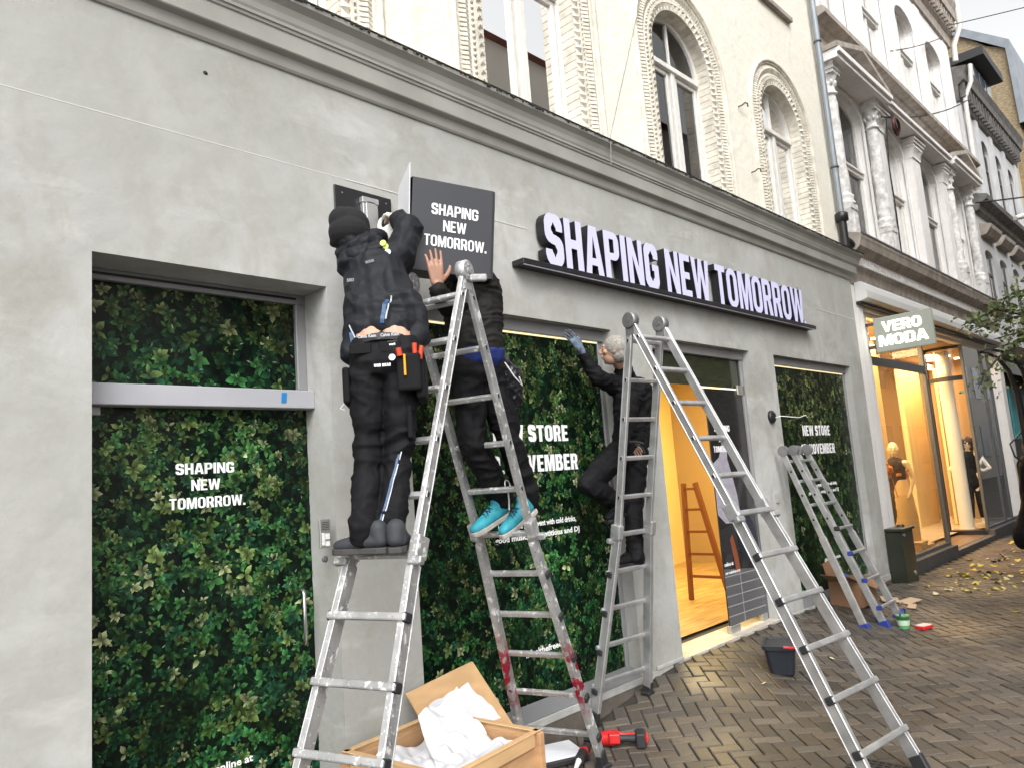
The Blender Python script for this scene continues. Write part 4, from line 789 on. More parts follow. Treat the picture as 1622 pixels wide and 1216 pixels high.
# ---------------- ladders ----------------
def alu(name, paint=0., red=False, dull=.5):
    M = bpy.data.materials.new(name); M.use_nodes = True; N = M.node_tree.nodes; L = M.node_tree.links; P = N['Principled BSDF']
    tc = N.new('ShaderNodeTexCoord'); t = N.new('ShaderNodeTexNoise'); t.inputs['Scale'].default_value = 9; t.inputs['Detail'].default_value = 6; L.new(tc.outputs['Object'], t.inputs['Vector'])
    r = N.new('ShaderNodeMapRange'); r.inputs[1].default_value = .3; r.inputs[2].default_value = .7; r.inputs[3].default_value = dull*.75; r.inputs[4].default_value = dull*1.15; L.new(t.outputs[0], r.inputs[0])
    c = N.new('ShaderNodeCombineColor'); [L.new(r.outputs[0], c.inputs[i]) for i in range(3)]
    P.inputs['Metallic'].default_value = .75; P.inputs['Roughness'].default_value = .5
    last = c.outputs[0]
    if paint:
        for scl, th, colr in ((22, .585, (.66, .66, .64)), (60, .62, (.78, .77, .74)), (38, .66, (.22, .21, .2))):
            t2 = N.new('ShaderNodeTexNoise'); t2.inputs['Scale'].default_value = scl; t2.inputs['Detail'].default_value = 5; t2.inputs['Roughness'].default_value = .65; L.new(tc.outputs['Object'], t2.inputs['Vector'])
            m2 = N.new('ShaderNodeMapRange'); m2.inputs[1].default_value = th-.01*paint; m2.inputs[2].default_value = th+.02; L.new(t2.outputs[0], m2.inputs[0])
            x = N.new('ShaderNodeMix'); x.data_type = 'RGBA'; L.new(m2.outputs[0], x.inputs[0]); L.new(last, x.inputs[6]); x.inputs[7].default_value = (*colr, 1); last = x.outputs[2]
            if scl == 22: mt = N.new('ShaderNodeMath'); mt.operation = 'MULTIPLY_ADD'; L.new(m2.outputs[0], mt.inputs[0]); mt.inputs[1].default_value = -.6; mt.inputs[2].default_value = .7; L.new(mt.outputs[0], P.inputs['Metallic'])
    if red:   # smears of red paint on the lower part of the leg
        sx_ = N.new('ShaderNodeSeparateXYZ'); L.new(tc.outputs['Object'], sx_.inputs[0])
        z1 = N.new('ShaderNodeMapRange'); z1.inputs[1].default_value = .18; z1.inputs[2].default_value = .34; L.new(sx_.outputs[2], z1.inputs[0])
        z2 = N.new('ShaderNodeMapRange'); z2.inputs[1].default_value = .72; z2.inputs[2].default_value = .55; L.new(sx_.outputs[2], z2.inputs[0])
        t3 = N.new('ShaderNodeTexNoise'); t3.inputs['Scale'].default_value = 14; t3.inputs['Detail'].default_value = 6; L.new(tc.outputs['Object'], t3.inputs['Vector'])
        m3 = N.new('ShaderNodeMapRange'); m3.inputs[1].default_value = .50; m3.inputs[2].default_value = .54; L.new(t3.outputs[0], m3.inputs[0])
        a = N.new('ShaderNodeMath'); a.operation = 'MULTIPLY'; L.new(z1.outputs[0], a.inputs[0]); L.new(z2.outputs[0], a.inputs[1])
        b_ = N.new('ShaderNodeMath'); b_.operation = 'MULTIPLY'; L.new(a.outputs[0], b_.inputs[0]); L.new(m3.outputs[0], b_.inputs[1])
        x = N.new('ShaderNodeMix'); x.data_type = 'RGBA'; L.new(b_.outputs[0], x.inputs[0]); L.new(last, x.inputs[6]); x.inputs[7].default_value = (.42, .03, .06, 1); last = x.outputs[2]
    L.new(last, P.inputs['Base Color'])
    b = N.new('ShaderNodeBump'); b.inputs['Strength'].default_value = .15; b.inputs['Distance'].default_value = .003; L.new(t.outputs[0], b.inputs['Height']); L.new(b.outputs[0], P.inputs['Normal'])
    return M
alu_clean = alu('clean aluminium', 0, dull=.52); alu_paint = alu('paint splashed aluminium', 1., dull=.5); alu_red = alu('aluminium with red paint', 1., red=True, dull=.5)
rubber = mat('black rubber', (.02, .02, .022), .6); bluep = mat('blue plastic', (.02, .04, .22), .45); hole = mat('dark hole', (.01, .01, .01), .8)
def ladder(name, label, group, p, mats_, capm, redm=None, platform=True, lower_cap=True, zf=None, n_rungs=(11, 11)):
    xc, yc, th, a, h, sL, sR, wL, wR, t0, tc_, Sg = p
    s_ = Vector((math.cos(th), math.sin(th), 0)); w_ = Vector((math.sin(th), -math.cos(th), 0)); c = Vector((xc, yc, 0)); H2 = h+.12
    root = thing(name, (xc, yc, -.12), label, 'ladder', group)
    for side, sp, fl, sg_, mm, nr in (('L', sL, wL, -1, mats_[0], n_rungs[0]), ('R', sR, wR, 1, mats_[1], n_rungs[1])):
        L = math.hypot(H2, sp); f = tc_/L; ends = {}
        d = (s_*sg_*sp-Vector((0, 0, H2))).normalized(); nout = w_.cross(d)
        if nout.dot(s_*sg_) < 0: nout = -nout   # outward face of this side of the A
        for q in (1, -1):
            top = c+Vector((0, 0, h))+w_*q*a; mid = c+s_*sg_*sp*f+Vector((0, 0, h-H2*f))+w_*q*a; bot = c+s_*sg_*sp+w_*q*(a+fl)+Vector((0, 0, -.12))
            bot.z = zg(bot.x, bot.y)+.01
            ends[q] = (top, mid, bot, L)
            def st(mb, p0=top, p1=mid, wd=.056, tk=.024, q=q, ext=.0, holes=True):
                dd = (p1-p0).normalized(); mb.obox((p0+p1)/2, dd, nout, w_, (p1-p0).length+ext, wd, tk)
                for e in (-1, 1): mb.obox((p0+p1)/2+nout*e*(wd/2-.004)+w_*q*(tk/2+.002), dd, nout, w_, (p1-p0).length+ext, .008, .0045)
                if holes:
                    k_ = 0
                    while t0+Sg*k_ < tc_-.03:
                        pp = p0+(p1-p0)*((t0+Sg*k_)/tc_)+w_*q*(tk/2+.001); mb.obox(pp, dd, nout, w_, .034, .026, .006, 2); mb.obox(pp, dd, nout, w_, .024, .017, .0085, 1); k_ += 1
            part('stile', [mm, hole, alu_clean], root, st, .0025)
            def st2(mb, p0=mid-(mid-top).normalized()*.06, p1=bot, q=q):
                st(mb, p0, p1, .068, .03, q, 0, False)
            part('lower_stile', [(redm if redm and side == 'R' else mm), hole, alu_clean], root, st2, .003)
            part('foot', capm, root, lambda mb: (mb.obox(bot-d*.035+Vector((0, 0, .005)), d, nout, w_, .1, .078, .04), mb.box(bot.x-.04, bot.x+.04, bot.y-.04, bot.y+.04, bot.z-.012, bot.z+.012)), .006)
        def at(q, t):
            top, mid, bot, L_ = ends[q]
            return top+(mid-top)*(t/tc_) if t < tc_ else mid+(bot-mid)*((t-tc_)/(L_-tc_))
        for k_ in range(nr):
            t = t0+Sg*k_
            if t > L-.12: break
            low = t > tc_-.03
            p0, p1 = at(1, t), at(-1, t)
            if low:
                off = nout*.034
                rg = part('rung', mm, root, lambda mb: mb.obox((p0+p1)/2+off, w_, d, nout, (p1-p0).length+.06, .034, .026), .008, 2)
                parts('rung_cap', capm, rg, lambda mb: [mb.obox(pp+off*.5+w_*e*.022, w_, d, nout, .02, .042, .052) for pp, e in ((p0, 1), (p1, -1))], .006)
            else:
                rg = part('rung', mm, root, lambda mb: mb.obox((p0+p1)/2, w_, d, nout, (p1-p0).length-.02, .03, .03), .006)
                if side == 'L' and k_ == 0: pass
        # locking clamps
        for q in (1, -1):
            pp = at(q, t0+Sg*5)
            part('lock', mats_[0] if lower_cap else capm, root, lambda mb: (mb.obox(pp+w_*q*.012-d*.03, d, nout, w_, .10, .082, .05), mb.obox(pp+w_*q*.03+nout*.03+d*.035, w_, d, nout, .075, .035, .035)), .008, 2)
    for q in (1, -1):
        top = c+Vector((0, 0, h))+w_*q*a
        part('hinge', mats_[2], root, lambda mb: (mb.lathe(top-w_*.028+Vector((0, 0, .0)), [(.05, 0), (.058, .004), (.058, .05), (.05, .056)], 20, axis=w_), mb.obox(top-Vector((0, 0, .055)), s_, Vector((0, 0, 1)), w_, .075, .09, .034), mb.lathe(top-w_*.034, [(.016, 0), (.016, .068)], 10, 1, axis=w_),
            [mb.lathe(top-w_*.031+s_*.03*math.cos(t)+Vector((0, 0, .03*math.sin(t))), [(.007, 0), (.007, .062)], 8, 1, axis=w_) for t in (.5, 1.6, 2.7, 4.6)]))
    return root
LA = ladder('folding_ladder', 'paint splattered aluminium folding ladder with two workers standing on it', 'aluminium folding ladders', (2.484, -.613, .296, .171, 2.696, 1.179, 1.088, .053, .086, .145, 1.594, .269), (alu_paint, alu_paint, alu_paint), rubber, alu_red)
LC = ladder('folding_ladder', 'clean silver folding ladder in front of the entrance carrying the grey haired worker', 'aluminium folding ladders', (4.349, -.651, -1.673, .161, 2.637, .563, 1.38, .126, .093, .141, 1.519, .272), (alu_clean, alu_clean, alu('dull grey casting', 0, dull=.3)), rubber)
part('hinge_knob', alu_paint, LA, lambda mb: mb.obox((2.60, -.80, 2.665), (1, -.3, .1), (0, 0, 1), (.3, 1, 0), .11, .042, .03), .012, 3)
part('lanyard', mat('steel hook', (.6, .6, .58), .3, metal=1), LA, lambda mb: (mb.tube([(2.98+.02*math.cos(t), -.53+.02*math.sin(t)*.3, 1.58+.03*math.sin(t)) for t in np.linspace(0, 6.283, 12)], .004, 6), mb.tube([(2.98, -.53, 1.55), (2.985, -.53, 1.50), (2.98, -.53, 1.44)], .006, 6)))
# folded ladder leaning by the last window
fl = thing('folding_ladder', (7.7, -.6, -.12), 'closed silver folding ladder with blue feet leaning beside the right window', 'ladder', 'aluminium folding ladders')
up = Vector((0, .50, 1.84)).normalized(); nv = Vector((1, 0, 0)).cross(up)
for (xa, xb, xta, xtb, yo, nm, cm) in ((7.56, 8.00, 7.44, 7.78, 0., 'stile', bluep), (7.78, 8.22, 7.56, 7.90, -.11, 'stile', bluep)):
    for x0, x1 in ((xa, xta), (xb, xtb)):
        b0 = Vector((x0, -.68+yo, -.10)); tp = Vector((x1, -.12+yo*.5, 1.66)); md = b0.lerp(tp, .52)
        part('lower_stile', alu_clean, fl, lambda mb: (mb.bar(b0, md, .034, .07, up=nv),), .003)
        part('stile', [alu_clean, hole], fl, lambda mb: (mb.bar(md, tp, .026, .056, up=nv), [mb.obox(b0.lerp(tp, f_)+Vector((-.0135, 0, 0)), (1, 0, 0), up, nv, .004, .022, .018, 1) for f_ in (.62, .76, .9)]), .003)
        part('foot', cm, fl, lambda mb: mb.bar(b0-(tp-b0).normalized()*.01, b0+(tp-b0).normalized()*.09, .055, .10, up=nv), .008)
        part('hinge', alu('dull grey casting 2', 0, dull=.3), fl, lambda mb: mb.lathe(tp+Vector((-.02, 0, .04)), [(.055, 0), (.055, .04)], 16, axis=(1, 0, 0)))
    for f_ in (.12, .27, .42, .56, .70, .84, .96):
        pl = Vector((xa, -.68+yo, -.10)).lerp(Vector((xta, -.12+yo*.5, 1.66)), f_); pr = Vector((xb, -.68+yo, -.10)).lerp(Vector((xtb, -.12+yo*.5, 1.66)), f_)
        if f_ < .6:
            if yo == 0: continue
            rg = part('rung', alu_clean, fl, lambda mb: mb.bar(pl+nv*.0+Vector((0, -.04, 0)), pr+Vector((0, -.04, 0)), .03, .028), .008, 2)
            part('rung_cap', bluep if f_ < .5 else rubber, rg, lambda mb: [mb.bar(p_+Vector((-.02, -.035, 0)), p_+Vector((.015, -.035, 0)), .05, .045) for p_ in (pl,)], .006)
        else: part('rung', alu_clean, fl, lambda mb: mb.bar(pl, pr, .028, .03), .005)
# wooden step ladder inside the lit room
wl = thing('wooden_ladder', (7.9, 1.5, .06), 'orange brown wooden step ladder standing inside the lit room', 'ladder')
wood_o = mat('stained wood', (.16, .045, .018), .6)
W0, W1 = Vector((7.80, 1.38, .06)), Vector((7.88, 1.38, 1.42)); dxv = Vector((.0, -.40, 0))
part('stile', wood_o, wl, lambda mb: mb.bar(W0, W1, .04, .06)); part('stile', wood_o, wl, lambda mb: mb.bar(W0+dxv*1.3, W1+dxv*.4, .04, .06))
for f_ in (.2, .39, .58, .77, .95): part('rung', wood_o, wl, lambda mb: mb.bar(W0.lerp(W1, f_), (W0+dxv*1.3).lerp(W1+dxv*.4, f_), .04, .03))
# ---------------- sign being mounted ----------------
mp = thing('mounting_plate', (2.46, -.01, 3.1), 'black square plate with a silver bracket screwed on the wall beside the box sign', 'wall plate')
part('plate', mat('black lacquer', (.018, .018, .02), .35), mp, lambda mb: mb.obox((2.46, -.012, 3.12), (1, 0, -.01), (0, 0, 1), (0, 1, 0), .40, .50, .012), .002)
part('bracket', alu_clean, mp, lambda mb: (mb.box(2.43, 2.535, -.05, -.019, 2.9, 3.315), mb.box(2.45, 2.515, -.055, -.051, 2.9, 3.30), mb.box(2.425, 2.54, -.055, -.0191, 3.29, 3.325)), .003)
part('screw', mat('steel screw', (.6, .6, .6), .3, metal=1), mp, lambda mb: [mb.lathe((x, -.0185, z), [(.006, 0), (.005, .003)], 8, axis=(0, -1, 0)) for x, z in ((2.31, 3.33), (2.62, 3.33), (2.31, 2.92), (2.62, 2.92))])
ca, sa = math.cos(-.323), math.sin(-.323)
Rm = (Matrix.Rotation(-.323, 3, 'Z') @ Matrix.Rotation(.107, 3, 'X') @ Matrix.Rotation(.06, 3, 'Y')); Cn = Vector((2.652, -.591, 3.004))
ux, uy, uz = Rm @ Vector((1, 0, 0)), Rm @ Vector((0, 1, 0)), Rm @ Vector((0, 0, 1))
bs = thing('box_sign', Cn, 'dark grey box sign reading SHAPING NEW TOMORROW held up by a worker above the ladder', 'sign')
sgm = mat('anthracite sign paint', (.052, .054, .062), .38, var=.1, vs=3)
def shell(mb):
    hw, hh, dp, r = .2535, .255, .20, .03
    pr = [(-hw, 0)]+[(hw-r+r*math.sin(math.radians(t)), r-r*math.cos(math.radians(t))) for t in range(0, 91, 15)]+[(hw, dp-r)]+[(hw-r+r*math.cos(math.radians(t)), dp-r+r*math.sin(math.radians(t))) for t in range(0, 91, 15)]+[(-hw, dp)]
    n = len(pr); vs = [Cn+ux*x+uy*y+uz*z for z in (-hh, hh) for x, y in pr]
    mb.add(vs, [(i, i+1, n+i+1, n+i) for i in range(n-1)]+[tuple(range(n))[::-1], tuple(range(n, 2*n))])
part('shell', sgm, bs, shell, .004, 2)
part('open_plate', mat('white plate', (.62, .62, .64), .4), bs, lambda mb: mb.add([Cn-ux*.262+uy*a_+uz*z for a_, z in ((-.02, -.235), (.17, -.20), (.20, .24), (.02, .335))]+[Cn-ux*.268+uy*a_+uz*z for a_, z in ((-.02, -.235), (.17, -.20), (.20, .24), (.02, .335))], [(0, 1, 2, 3), (4, 7, 6, 5), (0, 4, 5, 1), (1, 5, 6, 2), (2, 6, 7, 3), (3, 7, 4, 0)]), .001)
part('lettering', whitetxt, bs, lambda mb: (caps(mb, 'SHAPING', Cn+uz*.065-uy*.001+ux*.0, ux, uz, .280, .062, .0015, t=.165, align='c'), caps(mb, 'NEW', Cn-uz*.022-uy*.001, ux, uz, .138, .062, .0015, t=.165, align='c'), caps(mb, 'TOMORROW.', Cn-uz*.112-uy*.001+ux*.01, ux, uz, .375, .062, .0015, t=.165, align='c')))
# ---------------- clutter ----------------
pw = mat('plywood', (.52, .30, .15), .6, var=.25, vs=3, stretch=(1, 1, 9), bump=.1, bs=30); pw2 = mat('plywood lighter', (.60, .38, .19), .6, var=.18, vs=2.5, stretch=(2, 2, 7)); paper = mat('white wrapping foam', (.60, .60, .62), .6, bump=.3, bs=14, bd=.01)
cA, cB, cD = Vector((2.72, -.11, .35)), Vector((2.80, -.80, .35)), Vector((2.07, -.19, .35)); cC = cB+cD-cA
cr_ = thing('wooden_crate', (2.45, -.5, -.12), 'open plywood crate with white foam packing below the painted ladder', 'crate')
def cwall(a, b_, nm, m_=pw):
    d = (b_-a).normalized(); n_ = Vector((-d.y, d.x, 0)); mid_ = (a+b_)/2; mid_.z = .1
    if n_.dot(Vector((2.4, -.5, 0))-Vector((mid_.x, mid_.y, 0))) < 0: n_ = -n_
    part('side_panel', m_, cr_, lambda mb: (mb.obox(mid_+n_*.012, d, (0, 0, 1), n_, (b_-a).length-.03, .44, .014),), .002)
    part('batten', pw2, cr_, lambda mb: (mb.obox(Vector((mid_.x, mid_.y, .318))-n_*.003, d, (0, 0, 1), n_, (b_-a).length-.085, .062, .016), ), .002)
    part('rim', pw2, cr_, lambda mb: mb.obox(Vector((mid_.x, mid_.y, .353))+n_*.004, d, (0, 0, 1), n_, (b_-a).length+.02, .008, .036), .002)
    part('post', pw, cr_, lambda mb: mb.obox(Vector((b_.x, b_.y, .1)), d, (0, 0, 1), n_, .05, .49, .036), .002)
cwall(cA, cB, 0); cwall(cB, cC, 0); cwall(cC, cD, 0); cwall(cD, cA, 0)
part('bottom', pw, cr_, lambda mb: mb.add([(p.x, p.y, -.08) for p in (cA, cB, cC, cD)], [(0, 1, 2, 3)]))
def crumple(pts, n, amp, seed, zoff=0.):   # soft folded sheet between four corners
    mb = MB(); A, B_, C_, D_ = [Vector(p) for p in pts]
    vs = []
    for i in range(n+1):
        for j in range(n+1):
            p = A.lerp(B_, i/n).lerp(D_.lerp(C_, i/n), j/n); nn = noise.noise(p*5+Vector((seed, 0, 0)))+.5*noise.noise(p*13+Vector((0, seed, 0)))+.7*abs(noise.noise(p*8+Vector((0, 0, seed))))
            vs.append(p+Vector((.2*nn*amp, .2*nn*amp, nn*amp+zoff)))
    mb.add(vs, [(i*(n+1)+j, (i+1)*(n+1)+j, (i+1)*(n+1)+j+1, i*(n+1)+j+1) for i in range(n) for j in range(n)], 0, True)
    return mb
o = crumple([(2.10, -.86, .27), (2.74, -.77, .28), (2.68, -.15, .26), (2.12, -.22, .25)], 80, .07, 3).build('foam_sheet', paper); tag(o, 'crumpled white foam sheets lying in the plywood crate', 'packing')
o = crumple([(2.30, -.62, .24), (2.74, -.60, .21), (2.71, -.30, .50), (2.45, -.28, .40)], 60, .07, 9).build('wrapping_paper', paper); tag(o, 'crinkled sheet of white wrapping paper standing up out of the plywood crate', 'packing')
o = crumple([(2.66, -.16, .22), (3.06, -.26, .24), (2.93, -.14, .47), (2.64, -.10, .40)], 30, .035, 5).build('foam_sheet', paper); tag(o, 'pointed white foam sheets leaning against the plywood lid behind the crate', 'packing')
ld = tag(part('plywood_lid', pw2, None, lambda mb: mb.add([p for y in (-.0, .014) for p in [(2.535, -.075+y, .49), (3.06, -.045+y, .545), (3.34, -.26+y, -.08), (2.76, -.32+y, -.12)]], [(0, 1, 2, 3), (7, 6, 5, 4), (0, 4, 5, 1), (1, 5, 6, 2), (2, 6, 7, 3), (3, 7, 4, 0)]), .001), 'square plywood lid leaning against the wall behind the crate', 'lid')
bk = thing('bucket', (5.74, -.68, zg(5.74, -.68)), 'black plastic bucket with a red handle on the pavement behind the clean ladder', 'bucket')
bz = zg(5.74, -.68)
def frustum(mb, c, hx0, hy0, hx1, hy1, h, ax, r=.04, t=.006, open_=True):
    ax = Vector(ax).normalized(); ay = Vector((-ax.y, ax.x, 0)); rings = []
    for hx, hy, z in ((hx0, hy0, 0), (hx1, hy1, h), (hx1-t, hy1-t, h), (hx0-t, hy0-t, t)):
        rings.append([Vector(c)+ax*x+ay*y+Vector((0, 0, z)) for x, y in rrect(-hx, -hy, hx, hy, r)])
    n = len(rings[0]); mb.add([p for rg in rings for p in rg], [(i*n+k_, i*n+(k_+1) % n, (i+1)*n+(k_+1) % n, (i+1)*n+k_) for i in range(3) for k_ in range(n)]+[tuple(range(n))[::-1], tuple(range(3*n, 4*n))], 0, False)
bm_ = mat('black bucket plastic', (.018, .022, .03), .4)
part('tub', bm_, bk, lambda mb: frustum(mb, (5.74, -.68, bz), .12, .09, .16, .12, .22, (.92, .38, 0)))
part('rim', bm_, bk, lambda mb: frustum(mb, (5.74, -.68, bz+.195), .17, .13, .172, .132, .028, (.92, .38, 0), t=.02))
part('handle', mat('red plastic', (.45, .02, .03), .4), bk, lambda mb: mb.tube([(5.55, -.80, bz+.232), (5.58, -.86, bz+.225), (5.70, -.835, bz+.222), (5.83, -.785, bz+.225), (5.87, -.71, bz+.232)], .011, 8))
# cordless drill
dr = thing('impact_driver', (3.95, -.42, -.12), 'red and black cordless impact driver lying on the pavement', 'power tool')
redp = mat('red tool plastic', (.55, .02, .02), .4); z0 = zg(3.9, -.45)
D0, D1, D2 = Vector((3.84, -.33, z0+.05)), Vector((3.90, -.41, z0+.055)), Vector((3.97, -.52, z0+.05))
part('motor_housing', redp, dr, lambda mb: (mb.tube([D0+Vector((-.02, .02, 0)), D0+Vector((.03, -.02, .0)), D1+Vector((-.02, .01, .0)), D1+Vector((.03, .0, .01))], [.034, .045, .047, .03], 12), mb.obox(D1+Vector((-.015, -.0, .01)), (1, -1.2, 0), (1, 1, 0), (0, 0, 1), .07, .10, .06)), .008, 2)
part('nose', blackm, dr, lambda mb: mb.lathe(D0+Vector((-.015, .015, 0)), [(.034, 0), (.03, .03), (.018, .05), (.015, .08)], 12, axis=(-.6, .8, 0)))
part('grip', rubber, dr, lambda mb: mb.tube([D1+Vector((.01, -.02, -.005)), D1.lerp(D2, .5), D2], [.026, .022, .028], 10))
part('red_grip_back', redp, dr, lambda mb: mb.tube([D1+Vector((.03, -.01, .014)), D1.lerp(D2, .5)+Vector((.012, .01, .014)), D2+Vector((.01, .01, .012))], [.02, .014, .022], 8))
part('battery', [rubber, redp], dr, lambda mb: (mb.obox(D2+Vector((.02, -.025, .0)), (.6, -.8, 0), (.8, .6, 0), (0, 0, 1), .06, .12, .09), mb.obox(D2+Vector((.042, -.055, .005)), (.6, -.8, 0), (.8, .6, 0), (0, 0, 1), .02, .08, .05, 1)), .01, 2)
z1 = zg(3.55, -.25)
tag(part('white_board', mat('white board', (.75, .76, .8), .5), None, lambda mb: mb.obox((3.54, -.22, z1+.045), (.9, -.42, 0), (.42, .9, 0), (0, 0, 1), .30, .26, .012), .003), 'white square board lying on a black pad between the ladder legs', 'board')
tag(part('black_pad', rubber, None, lambda mb: mb.obox((3.54, -.22, z1+.02), (.9, -.42, 0), (.42, .9, 0), (0, 0, 1), .33, .28, .034), .006), 'black pad under the white board between the ladder legs', 'pad')
sgn = thing('sealant_gun', (3.52, -.36, -.12), 'black sealant cartridge with a white nozzle beside the white board', 'sealant cartridge')
part('cartridge', rubber, sgn, lambda mb: mb.tube([(3.50, -.44, z1+.045), (3.62, -.38, z1+.05), (3.68, -.35, z1+.05)], .03, 12)); part('nozzle', mat('white plastic', (.75, .75, .73)), sgn, lambda mb: mb.tube([(3.50, -.44, z1+.045), (3.43, -.475, z1+.035), (3.39, -.495, z1+.03)], [.018, .012, .006], 8)); part('band', redp, sgn, lambda mb: mb.tube([(3.60, -.39, z1+.0497), (3.63, -.375, z1+.05)], .0315, 12))
# cardboard box and litter by the last window
cbm = mat('brown cardboard', (.26, .14, .075), .8, var=.15, vs=5); z2 = zg(8.4, -.25)
cb2 = thing('cardboard_box', (8.42, -.25, z2), 'open brown cardboard box behind the closed ladder under the right window', 'box')
part('body', cbm, cb2, lambda mb: (mb.box(8.22, 8.66, -.42, -.413, z2, z2+.27), mb.box(8.22, 8.66, -.097, -.09, z2, z2+.27), mb.box(8.213, 8.2195, -.42, -.09, z2, z2+.27), mb.box(8.6605, 8.667, -.42, -.09, z2, z2+.27), mb.box(8.22, 8.66, -.412, -.098, z2, z2+.005)))
for pts in (((8.22, -.42, .27), (8.22, -.09, .27), (8.02, -.10, .36), (8.03, -.40, .34)), ((8.22, -.42, .27), (8.66, -.42, .27), (8.62, -.56, .22), (8.26, -.56, .20)), ((8.22, -.09, .27), (8.66, -.09, .27), (8.6, -.03, .47), (8.26, -.03, .44)), ((8.66, -.42, .27), (8.66, -.09, .27), (8.84, -.12, .2), (8.83, -.4, .19))):
    part('flap', cbm, cb2, lambda mb: mb.add([(x, y, z2+z) for x, y, z in pts]+[(x, y, z2+z+.005) for x, y, z in pts], [(0, 1, 2, 3), (4, 7, 6, 5), (0, 4, 5, 1), (1, 5, 6, 2), (2, 6, 7, 3), (3, 7, 4, 0)]))
part('contents', mat('blue film', (.03, .04, .2), .4), cb2, lambda mb: mb.obox((8.4, -.2, z2+.26), (1, .3, .2), (0, 1, .4), (0, 0, 1), .2, .1, .08), .01)
for i, (x, y, sx_, sy_, a, lb) in enumerate(((8.95, -.45, .30, .18, .4, 'flat tan cardboard scrap nearest the cabinet on the paving'), (9.05, -.62, .26, .14, -.3, 'tan cardboard offcut with a curled edge further out on the paving'), (8.8, -.72, .16, .08, .2, 'narrow white cardboard strip on the paving right of the closed ladder'))):
    z3 = zg(x, y); tag(part('cardboard_scrap', mat('tan cardboard', (.48, .34, .22), .8), None, lambda mb: mb.obox((x, y, z3+.02), (math.cos(a), math.sin(a), .05*i), (-math.sin(a), math.cos(a), .1), (0, 0, 1), sx_, sy_, .006)), lb, 'cardboard')
gbk = thing('small_bucket', (7.86, -.92, zg(7.86, -.92)), 'small green tub with a blue handle beside the feet of the closed ladder', 'bucket'); z4 = zg(7.86, -.92)
part('tub', mat('green plastic', (.10, .36, .12), .4), gbk, lambda mb: mb.lathe((7.86, -.92, z4), [(.05, 0), (.06, .11), (.065, .11), (.065, .125)], 16)); part('label_band', mat('pale green label', (.45, .6, .45), .5), gbk, lambda mb: mb.lathe((7.86, -.92, z4+.03), [(.0535, 0), (.0585, .05)], 16, caps=False)); part('handle', bluep, gbk, lambda mb: mb.tube([(7.79, -.92, z4+.12), (7.80, -.93, z4+.17), (7.86, -.935, z4+.185), (7.92, -.93, z4+.17), (7.93, -.92, z4+.12)], .009, 6))
rb = thing('small_box', (8.0, -1.06, zg(8.0, -1.06)), 'small flat red and white box on the pavement beside the green tub', 'box'); z5 = zg(8.0, -1.06)
part('box', redp, rb, lambda mb: mb.obox((7.99, -1.06, z5+.016), (1, -.3, 0), (.3, 1, 0), (0, 0, 1), .15, .09, .03), .004); part('lid', mat('pinkish white lid', (.7, .55, .5), .5), rb, lambda mb: mb.obox((7.99, -1.06, z5+.036), (1, -.3, 0), (.3, 1, 0), (0, 0, 1), .14, .085, .009), .003)
dc = thing('drain_cover', (4.3, -1.85, zg(4.3, -1.85)), 'dark iron drain grate set into the pavement under the foot of the clean ladder', 'drain cover'); z6 = zg(4.3, -1.85)+.006
part('grate', mat('dark iron', (.04, .038, .035), .6, metal=.4), dc, lambda mb: (mb.box(4.12, 4.5, -2.02, -1.70, z6-.012, z6-.003), [mb.box(4.12+.04*i, 4.135+.04*i, -2.02, -1.70, z6-.003, z6+.003) for i in range(10)], [mb.box(4.12, 4.5, -2.02+.04*i, -2.008+.04*i, z6-.0029, z6+.0025) for i in range(9)]))
# ---------------- fallen leaves ----------------
lm = [mat('yellow leaf', (.55, .48, .08), .6, var=.2, vs=20), mat('pale leaf', (.62, .58, .30), .6, var=.2, vs=20), mat('brown leaf', (.16, .09, .05), .7)]
def leafmesh(i):
    mb = MB(); n = 8; pts = [(0, 0)]
    L_, Wd = 1., random.uniform(.3, .5); top = [(u/n, Wd*math.sin(math.pi*(u/n)**.8)*.9) for u in range(n+1)]
    vs = [(u-.5, w*1, .12*math.sin(u*5+i)+.35*w*w) for u, w in top]+[(u-.5, 0, .12*math.sin(u*5+i)-.04) for u, w in top]+[(u-.5, -w, .12*math.sin(u*5+i)+.3*w*w) for u, w in top]
    k_ = n+1; mb.add(vs, [(j, j+1, k_+j+1, k_+j) for j in range(n)]+[(k_+j, k_+j+1, 2*k_+j+1, 2*k_+j) for j in range(n)], 0, True)
    return mb
protos = [leafmesh(i).build('fallen_leaf', lm[m_]) for i, m_ in enumerate((0, 1, 0, 1, 2))]
spots = [(3.95, -1.28, .09, 0, 1.2), (3.35, -1.05, .07, 0, 0.2)]
for i in range(150):
    if i < 95: x, y = random.uniform(9.5, 16.5), -.25-abs(random.gauss(0, 1.0))-.0*i
    else: x, y = random.uniform(5, 14), random.uniform(-3.2, -.5)
    if i > 118: x, y = random.gauss(11.2, .5), random.gauss(-.95, .22)
    spots.append((x, y, random.uniform(.05, .12) if x > 8.5 else random.uniform(.02, .05), random.choice((0, 0, 0, 1, 1, 2, 3, 4)), random.uniform(0, 6.28)))
for i, (x, y, s_, k_, a) in enumerate(spots):
    o = protos[k_].copy(); COL.objects.link(o); o.location = (x, y, zg(x, y)+.012+.02*s_); o.scale = (s_, s_, s_); o.rotation_euler = (random.uniform(-.2, .2), random.uniform(-.2, .2), a)
    tag(o, ('small yellow fallen leaf', 'small pale fallen leaf', 'small yellow fallen leaf', 'small pale fallen leaf', 'small brown fallen leaf')[k_]+(' on the pavement before the fashion shop' if x > 9.5 else ' on the pavement near the ladders'), 'leaf', 'fallen leaves on the pavement')
for p_ in protos: bpy.data.objects.remove(p_)
